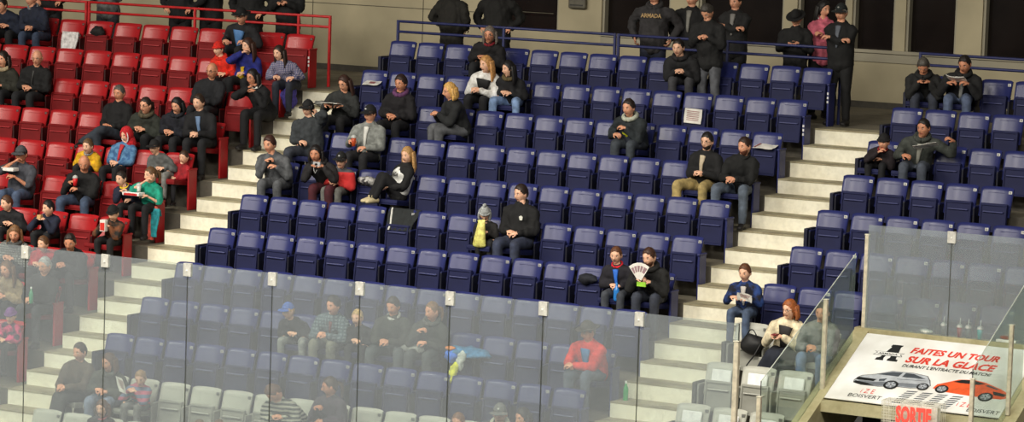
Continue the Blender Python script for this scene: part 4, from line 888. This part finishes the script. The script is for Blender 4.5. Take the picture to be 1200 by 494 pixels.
# ------------------------------------------------------------------ loose things
def at(sec, r, c): return V(((-2.09+c*.556) if sec == 'L' else (-.19+c*.5) if sec == 'C' else (8.56+c*.5), -r*RD, tread(r)))
def sheet(name, c, a, b, th, m, label, cat, parts=(), fold=0):
    e = empty(name, c, label, cat); n = a.cross(b).normalized()
    vs = []; N_ = 6
    for i in range(N_+1):
        for j in range(N_+1):
            u, v = i/N_-.5, j/N_-.5; vs.append(a*u+b*v+n*(fold*(abs(u)*2)**2+.004*math.sin(9*u+7*v)))
    k2 = len(vs); fs = [(i*(N_+1)+j, (i+1)*(N_+1)+j, (i+1)*(N_+1)+j+1, i*(N_+1)+j+1) for i in range(N_) for j in range(N_)]
    mb = MB(); mb.add(vs, fs); mb.add([q-n*th for q in vs], [f[::-1] for f in fs])
    e2 = [i for i in range(N_+1)]
    for i in range(N_):
        for (p, q) in ((i, i+1), (N_*(N_+1)+i, N_*(N_+1)+i+1), (i*(N_+1), (i+1)*(N_+1)), (i*(N_+1)+N_, (i+1)*(N_+1)+N_)): mb.f.append((p, q, q+k2, p+k2)); mb.m.append(0)
    mb.build('sheet', m, e)
    pm = MB()
    for (u0, v0, u1, v1) in parts: pm.add([a*u+b*v+n*.006 for u, v in ((u0, v0), (u1, v0), (u1, v1), (u0, v1))], [(0, 1, 2, 3)]); pm.add([a*u+b*v+n*.007 for u, v in ((u0, v0), (u1, v0), (u1, v1), (u0, v1))], [(3, 2, 1, 0)])
    if parts: pm.build('printed_lines', mat((150, 90, 90), .7), e)
    return e
PAP = mat((225, 222, 215), .6, scale=5); LN = [(-.35, .3-.12*i, .35, .34-.12*i) for i in range(6)]
q = at('C', 1, 0)+V((0, -.17, .635)); sheet('paper_sheet', q, V((.28, 0, 0)), V((-.02, .17, .05)), .002, PAP, 'white sheet with dark picture lying on top blue seat by the left stairs', 'paper', [(-.15, -.2, .2, .2)])
q = at('C', 1, 11)+V((0, -.245, .50)); sheet('paper_sheet', q, V((.28, 0, -.01)), V((.01, .02, .21)), .002, PAP, 'white printed sheet stuck upright on a blue seat in the second row', 'paper', LN)
q = at('C', 2, 14)+V((0.02, -.20, .635)); sheet('paper_sheet', q, V((.30, 0, -.01)), V((.03, .17, .05)), .002, PAP, 'white leaflet lying on the end blue seat of the third row', 'paper', [(-.45, -.45, -.35, .45)])
def blob(name, c, r, label, cat, col, sc=10, amp=.3, kind='cloth', c2=None, group=None, sub=3, M=None):
    mb = MB(); mb.ell((0, 0, 0), r, nu=28, nv=18); vs = []
    for q in mb.v:
        p = V(q); d = 1+amp*noise.noise(p*sc+V(c))+amp*.5*noise.noise(p*sc*2.7); p = p*d
        vs.append(tuple(M @ p if M else p))
    mb.v = vs; return tag(mb.build(name, mat(col, .8, kind, c2, 18), None, True, loc=c), label, cat, group)
def coat(name, top, w, drop, fwd, col, label, stripe=None):   # cloth hung over a seat back: front fall and rear fall
    nx, nz = 16, 14; vs = []; fs = []
    for j in range(nz+1):
        t = j/nz
        for i in range(nx+1):
            u = i/nx-.5; wv = .012*math.sin(i*1.9+j*.5)+.01*noise.noise(V((i*.5, j*.4, top[0])))
            if t < .2: y = .05-.25*t; z = -.12+.6*t
            else: y = -fwd*((t-.2)/.8)-.02; z = -drop*((t-.2)/.8)**1.05
            vs.append((u*w*(1+.12*math.sin(t*5)), y+wv, z+.012))
    fs = [(j*(nx+1)+i, j*(nx+1)+i+1, (j+1)*(nx+1)+i+1, (j+1)*(nx+1)+i) for j in range(nz) for i in range(nx)]
    k2 = len(vs); mb = MB(); mb.add(vs, fs); mb.add([(x, y+.014, z-.004) for x, y, z in vs], [f[::-1] for f in fs])
    for j in range(nz):
        for c_ in (0, nx): a_, b_ = j*(nx+1)+c_, (j+1)*(nx+1)+c_; mb.f.append((a_, b_, b_+k2, a_+k2)); mb.m.append(0)
    e = empty(name, top, label, 'coat'); mb.build('cloth', mat(col, .85, 'cloth', scale=16), e, True)
    if stripe:
        sm = MB(); pts = [V(vs[j*(nx+1)+2])+V((0, -.008, 0)) for j in range(3, nz+1)]; sm.tube(pts, [(.016, .005)]*len(pts), side=(1, 0, 0), n=6); sm.build('white_stripe', mat(stripe, .8), e, True)
    return e
coat('draped_coat', at('C', 5, 5)+V((.02, -.02, .82)), .46, .30, .17, (30, 34, 36), 'black coat with white stripe draped over a blue seat back', (205, 205, 200))
coat('draped_coat', at('L', 5, 0)+V((.24, -.32, .55)), .22, .50, .05, (225, 95, 80), 'pink and teal child jacket hanging from the end red seat')
coat('teal_lining', at('L', 5, 0)+V((.36, -.36, .52)), .12, .42, .04, (40, 140, 150), 'teal sleeve of the jacket hanging beside the pink one')
coat('draped_cloth', at('L', 0, -8)+V((.10, -.27, .63)), .30, .42, .08, (215, 210, 210), 'white crumpled garment hanging over red seats in top row')
blob('dark_bag', at('L', 0, -7)+V((0, -.16, .66)), (.13, .09, .09), 'dark cap-shaped bag resting on a red seat of the top row', 'bag', (28, 26, 26))
blob('purple_bag', at('L', 1, 0)+V((.52, -.36, .36)), (.13, .09, .20), 'purple and white bag hanging beside the plaid-shirt girl', 'bag', (85, 75, 165), amp=.35)
blob('bag', at('C', 6, 12)+V((-.02, -.2, .66)), (.15, .08, .07), 'small black bag lying on a blue seat left of the boy', 'bag', (24, 26, 36))
blob('shoe_bag', at('C', 4, 3)+V((0, -.20, .67)), (.15, .10, .07), 'black and white bag on the seat beside girl in lettered sweatshirt', 'bag', (60, 58, 60), kind='noise', c2=(190, 188, 185), amp=.4)
blob('plastic_wrap', V((-.92, -1.02, tread(1)+RR/2+.05)), (.26, .10, .05), 'crumpled clear plastic wrap on the upper left stairs', 'plastic wrap', (140, 140, 135), kind='noise', c2=(80, 78, 74), sc=16, amp=.6)
blob('blue_jacket', at('C', 8, 10)+V((.10, -.22, .60)), (.30, .15, .07), 'light blue jacket lying across seats behind the glass', 'jacket', (60, 120, 165), amp=.5)
e = blob('backpack', at('C', 8, 10)+V((-.08, -.30, .55)), (.10, .09, .10), 'bright blue and orange bag beside the light blue jacket', 'bag', (50, 110, 215), amp=.3)
blob('yellow_cloth', at('C', 8, 10)+V((.02, -.42, .34)), (.07, .06, .13), 'neon yellow cloth hanging in front of the blue jacket', 'cloth', (215, 220, 40), amp=.5)
blob('white_cloth', at('C', 8, 10)+V((.09, -.36, .50)), (.07, .05, .12), 'white and grey cloth hanging beside the blue bag', 'cloth', (190, 195, 190), amp=.5)
blob('orange_cloth', at('C', 8, 10)+V((-.10, -.32, .65)), (.08, .06, .03), 'orange cloth on top of the bright blue bag', 'cloth', (225, 130, 60), amp=.4)
blob('lap_bag', at('C', 8, 9)+V((-.10, -.46, .60)), (.19, .09, .07), 'grey soft bag on the lap of the woman with tied-back hair', 'bag', (128, 130, 126), amp=.25)
# handbag on grey seat
e = empty('handbag', at('R', 7, 0)+V((.10, -.26, .46)), 'black handbag with looped handle on a grey seat', 'handbag')
mb = MB(); mb.ell((0, 0, .12), (.17, .11, .13), nu=20, nv=12); mb.v = [tuple(V(q)*(1+.12*noise.noise(V(q)*9))) for q in mb.v]; mb.build('bag_body', mat((22, 22, 24), .6), e, True)
MB().tube([V((-.08+.16*t/8, -.04, .22+.10*math.sin(math.pi*t/8))) for t in range(9)], [.008]*9, n=6).build('handle', mat((18, 18, 20), .5), e, True)
MB().tube([V((.16, -.10, .16)), V((.10, -.14, .02)), V((.02, -.20, -.12)), V((.06, -.2, -.2))], [.010]*4, n=6).build('strap', mat((18, 18, 20), .5), e, True)
def bottle(c, h, r, col, label, cap=(230, 230, 230), nm='bottle'):
    e = empty(nm, c, label, 'bottle'); m = mat(col, .2, scale=5)
    MB().tube([(0, 0, .01), (0, 0, h*.55), (0, 0, h*.68), (0, 0, h*.80), (0, 0, h*.9)], [r, r, r*.9, r*.42, r*.38], n=14).build('bottle_body', m, e, True)
    MB().tube([(0, 0, h*.92), (0, 0, h)], [r*.42]*2, n=10).build('bottle_cap', mat(cap, .4), e, True); return e
best = None
for r_ in range(6, 14):
    for (yy, zz) in ((-.72-RD*r_+.2, tread(r_)+.01), (-.72-RD*r_-.2, tread(r_)-RR/2)):
        q = ray(733, 466, 1, yy); e_ = abs(q.z-zz)
        if best is None or e_ < best[0]: best = (e_, V((q.x, yy, zz)))
bottle(best[1], .24, .034, (40, 165, 85), 'green plastic bottle standing on the lower right stairs')
h = pp['bot']['hands'][0][0]; bottle(h+V((.02, -.02, -.03)), .22, .032, (60, 150, 110), 'green and white bottle held by the silver-haired man')
def cup(c, col, label, straw=True, h=.13, g='drink cups on the parapet behind the banner'):
    e = empty('drink_cup', c, label, 'cup', g)
    MB().tube([(0, 0, .004), (0, 0, h*.5), (0, 0, h)], [.028, .033, .038], n=14, cap=False).build('cup_body', mat(col, .35, scale=6), e, True)
    MB().tube([(0, 0, h), (0, 0, h+.012)], [.041, .041], n=14).build('lid', mat((205, 208, 205), .3), e, True)
    if straw: MB().tube([(0, 0, h), (.006, 0, h+.11)], [.006, .006], n=6).build('straw', mat((225, 225, 225), .4), e)
    return e
zt = k_*YB+OFF+.032
for x_, col, nm in ((1105, (120, 125, 128), 'leftmost'), (1124, (150, 80, 80), 'reddish, second from left'), (1134, (110, 120, 125), 'third from left'), (1148, (70, 165, 165), 'teal, rightmost')):
    q = ray(x_, 398, 1, YB+.05); cup(V((q.x, YB+.05, zt)), col, 'clear cup with straw on the parapet behind banner, %s' % nm)
q = ray(1085, 392, 1, YB+.05); blob('crumpled_napkin', V((q.x, YB+.05, zt+.03)), (.09, .04, .03), 'white crumpled napkin on the parapet left of the cups', 'napkin', (220, 218, 210), amp=.4)
q = ray(1180, 402, 1, YB+.05); e = empty('food_box', V((q.x, YB+.05, zt)), 'white open food box on the parapet right of the cups', 'food box')
MB().box((-.13, -.05, 0), (.13, .05, .035), bev=.006).build('box_tray', mat((228, 226, 222), .6), e); MB().ell((-.02, 0, .06), (.09, .045, .035)).build('food', mat((165, 95, 75), .8, 'noise', (120, 50, 40), 30), e, True)
def flatbox(name, c, rx, ry, rz, col, label, cat, F=V((0, -1, 0)), side=V((1, 0, 0)), mark=None, part='box_body'):
    e = empty(name, c, label, cat); e.rotation_euler = (0, 0, math.atan2(side.y, side.x))
    MB().box((-rx, -ry, -rz), (rx, ry, rz), bev=min(rx, ry, rz)*.3).build(part, mat(col, .5), e)
    if mark: MB().box((-rx*.8, -ry-.0015, -rz*.8), (rx*.8, -ry+.001, rz*.5)).build('printed_panel', mat(mark, .5), e)
    return e
def hc(i, t=.5): a, b = pp[i]['hands'][0][0], pp[i]['hands'][1][0]; return a.lerp(b, t)
flatbox('food_tray', hc('tray1', .75)+V((-.02, -.02, .05)), .12, .07, .025, (232, 230, 225), 'white food tray held by man in grey cap', 'food tray')
flatbox('food_tray', pp['teal']['hands'][1][0]+V((-.12, -.03, .03)), .15, .08, .025, (236, 234, 230), 'white tray on the knees of girl in teal', 'food tray', mark=(200, 40, 40))
cup(pp['teal']['hands'][1][0]+V((-.05, .0, .06)), (215, 215, 210), 'white cup standing in tray of girl in teal', False, .09, 'cups in the stands')
e = cup(pp['beer']['hands'][0][0]+V((0, -.01, -.06)), (190, 75, 35), 'amber drink cup held by man in grey cardigan', False, .13, 'cups in the stands')
e = cup(pp['can']['hands'][0][0]+V((0.02, -.01, -.05)), (215, 35, 40), 'red drink can held by bald man in black jacket', False, .12, 'cups in the stands')
flatbox('popcorn_box', hc('pop')+V((0, -.03, -.01)), .05, .035, .085, (235, 228, 220), 'red and white popcorn box held by child in camouflage coat', 'popcorn box', mark=(205, 45, 35))
flatbox('snack', hc('eat')+V((0, -.02, .02)), .035, .03, .03, (200, 160, 105), 'bread roll held by black-haired boy in navy hoodie', 'snack', part='bread')
c_ = hc('kid')+V((-.04, -.05, -.02)); mb = MB(); mb.tube([V((0, 0, -.17)), V((.0, 0, -.15)), V((.005, 0, -.05)), V((.02, 0, .08)), V((.025, 0, .16)), V((.02, 0, .19))], [(.10, .03), (.105, .045), (.085, .055), (.065, .045), (.055, .02), (.065, .008)], side=(1, 0, 0), n=16); tag(mb.build('snack_bag', mat((238, 215, 120), .45, 'cloth', scale=20), None, True, loc=c_), 'yellow snack bag held by child in bobble hat', 'snack bag')
flatbox('phone', pp['ear']['hands'][1][0]+V((-.01, -.02, .02)), .01, .035, .065, (25, 25, 28), 'phone held to the ear of man in charcoal jacket', 'phone')
e = flatbox('camera', hc('cam')+V((0, -.02, .02)), .06, .018, .033, (170, 172, 175), 'small silver camera held by woman in black hoodie', 'camera', part='camera_body'); MB().tube([(0, -.018, 0), (0, -.04, 0)], [.018, .015], n=12).build('lens', mat((30, 30, 32), .3), e, True)
MB().tube([V((-.05, -.02, -.02)), V((-.03, -.03, -.09)), V((0, -.04, -.13)), V((.02, -.03, -.08))], [.004]*4, n=6).build('wrist_strap', mat((200, 200, 200), .6), e, True)
c0 = hc('clip'); sheet('paper_sheets', c0+V((0, -.03, .03)), V((.30, 0, 0)), V((0, -.20, .03)), .006, PAP, 'white papers held by long-haired woman with glasses', 'papers', LN)
c0 = hc('r2'); sheet('booklet', c0+V((-.02, -.03, .05)), V((.26, .02, -.01)), V((0, -.14, .07)), .008, PAP, 'pale booklet read by man in top right row', 'booklet', LN[:3], fold=-.02)
flatbox('phone', hc('r1')+V((0, -.03, .03)), .035, .06, .006, (20, 20, 22), 'phone held by grey-haired man in top right row', 'phone')
flatbox('phone', hc('r5')+V((0, -.03, .03)), .035, .05, .008, (120, 30, 40), 'dark red phone held by woman in cream jacket', 'phone')
flatbox('phone', hc('s9')+V((0, -.03, .03)), .035, .05, .006, (15, 15, 15), 'phone held by man in brimmed hat at the blue railing', 'phone')
flatbox('phone', hc('s5')+V((0, -.03, .03)), .035, .05, .006, (15, 15, 15), 'phone held by person at the red railing end', 'phone')
c0 = hc('r4'); sheet('leaflet', c0+V((.10, -.04, .03)), V((.22, -.02, -.02)), V((.02, -.05, .10)), .004, PAP, 'white leaflet held by boy sitting on the stairs', 'leaflet', LN[:4], fold=.02)
c0 = pp['r3']['hands'][1][0]; sheet('paper_sheet', c0+V((-.26, -.12, -.10)), V((.34, 0, .08)), V((0, -.12, .05)), .004, PAP, 'white paper held out along seat backs by man in grey hooded jacket', 'paper')
c0 = hc('girl'); sheet('leaflet', c0+V((-.12, -.05, .05)), V((.14, -.02, -.04)), V((-.04, -.03, .20)), .004, PAP, 'white printed leaflet held by small girl in striped sweater', 'leaflet', LN[:5], fold=.02)
c0 = hc('fan'); e = empty('card_fan', c0+V((-.03, -.05, .0)), 'fan of white printed cards held by bearded man', 'cards')
for i in range(5):
    t = math.radians(-34+i*15); A_ = V((math.cos(t), 0, -math.sin(t))); B_ = V((math.sin(t), 0, math.cos(t)))
    mb = MB(); mb.prism([(-.022, .02), (.022, .02), (.040, .24), (-.040, .24)], V((0, -.004*i, 0)), A_, B_, V((0, -1, 0)), .002, 0); mb.prism([(-.02, .12), (.02, .12), (.025, .20), (-.025, .20)], V((0, -.004*i-.0022, 0)), A_, B_, V((0, -1, 0)), .0006, 1)
    mb.build('card', [PAP, mat((150, 120, 125), .6)], e)
flatbox('green_programme', c0+V((.0, -.06, -.04)), .065, .01, .03, (150, 205, 60), 'lime green programme under the fan of cards', 'programme')
bottle(pp['bfan']['hands'][0][0]+V((.04, -.05, -.17)), .22, .04, (50, 130, 210), 'blue drink bottle held by boy in red and blue jacket', (60, 140, 215))
# prints on clothing
def on_chest(i, txt, size, col, t=.30, dx=0, sx=.8, off=.016):
    p = pp[i]; O = p['L'](chest(p, t, off))+p['S']*dx; mb = MB(); u = p['d1']; text_mesh(mb, txt, size, O, p['S'], u, p['ff'], .004, 0, sx, align='CENTER', bold=.003); mb.build('lettering', mat(col, .7), p['o'])
on_chest('can2', 'CANADA', .085, (24, 24, 26), .27, off=.05)
p = pp['can2']; wb_ = MB(); s_ = p['s']; wb_.tube([p['L'](p['root']+p['d1']*t*s_) for t in (.06, .20, .33, .40)], [(.158*s_+.034, .112*s_+.036), (.152*s_+.034, .112*s_+.036), (.150*s_+.034, .120*s_+.034), (.12*s_+.02, .10*s_+.024)], side=p['S'], n=20); wb_.build('white_front', mat((215, 215, 210), .85, 'cloth', scale=14), p['o'], True)
on_chest('arm', 'ARMADA', .085, (170, 140, 95), .33, 0, .9)
p = pp['um']; O_ = p['L'](chest(p, .27, .002)); S_, U_, N_ = p['S'], p['d1'], p['ff']
vb = MB(); vb.ell(O_+N_*-.03, (.11, .06, .17), nu=20, nv=12); vb.build('shirt_front', mat((44, 48, 62), .85), p['o'], True)
eb = MB()
for sg_ in (1, -1):
    arc = [(-.075+.15*i/8, sg_*(.055-.040*math.sin(math.pi*i/8))) for i in range(9)]
    poly = arc+[(x, y+sg_*(.022+.012*abs(i-4)/4)) for i, (x, y) in reversed(list(enumerate(arc)))]
    eb.prism(poly if sg_ > 0 else poly[::-1], O_+N_*.034, S_, U_, N_, .004)
    eb.box((0, 0, 0), (0, 0, 0))
for sx in (-1, 1): eb.prism([(sx*.025-.015, -.05), (sx*.025+.015, -.05), (sx*.025+.015, .05), (sx*.025-.015, .05)], O_+N_*.034, S_, U_, N_, .004)
eb.build('emblem', mat((228, 232, 40), .6), p['o'])
for key, col, off in (('teen', (205, 205, 195), .07), ('blu', (235, 195, 40), -.02)):
    p = pp[key]; O_ = p['L'](chest(p, .31 if key == 'teen' else .20, .010))+p['S']*off; b_ = MB()
    b_.prism([(-.02, -.03), (.02, -.03), (.028, .02), (.0, .035), (-.028, .02)] if key == 'teen' else [(-.05, -.10), (.03, -.11), (.05, .0), (.02, .08), (.03, .13), (-.03, .12), (-.02, .02), (-.07, -.02)], O_, p['S'], p['d1'], p['ff'], .006)
    b_.build('crest' if key == 'teen' else 'print', mat(col, .7), p['o'])
for key in ('bc', 'bb'):
    p = pp[key]; O_ = p['L'](chest(p, .25, .012)); b_ = MB()
    for j, dx in enumerate((-.05, 0, .045)): b_.ell(O_+p['S']*dx+p['d1']*(.01 if j != 1 else -.005), (.020, .008, .022), nu=8, nv=6)
    b_.build('white_print', mat((220, 220, 215), .7), p['o'], True)
# ------------------------------------------------------------------ light
W = bpy.data.worlds.new('arena'); bpy.context.scene.world = W; W.use_nodes = True
W.node_tree.nodes['Background'].inputs[0].default_value = (1.0, .93, .82, 1); W.node_tree.nodes['Background'].inputs[1].default_value = .07
def area(loc, tgt, sx, sy, pw, col=(1, .94, .82), spread=180):
    l = bpy.data.lights.new('rink_light', 'AREA'); l.shape = 'RECTANGLE'; l.size = sx; l.size_y = sy; l.energy = pw; l.color = col; l.spread = math.radians(spread)
    o = bpy.data.objects.new('rink_light', l); C.objects.link(o); o.location = loc; o.rotation_euler = (V(tgt)-V(loc)).to_track_quat('-Z', 'Y').to_euler()
for x in (-8, 0, 8, 16): area((x+1, -17, 7.5), (x*.8, -7.5, -4.5), 4, 2.0, 380, spread=95)
for x in (-34, -20, -6, 10): area((x, -42, 13), (x*.1+2, -4, -3), 8, 3.0, 1850)
run_jobs()
sc = bpy.context.scene; sc.view_settings.view_transform = 'Standard'; sc.view_settings.look = 'None'; sc.view_settings.exposure = 0; sc.view_settings.gamma = 1; sc.view_settings.use_curve_mapping = False
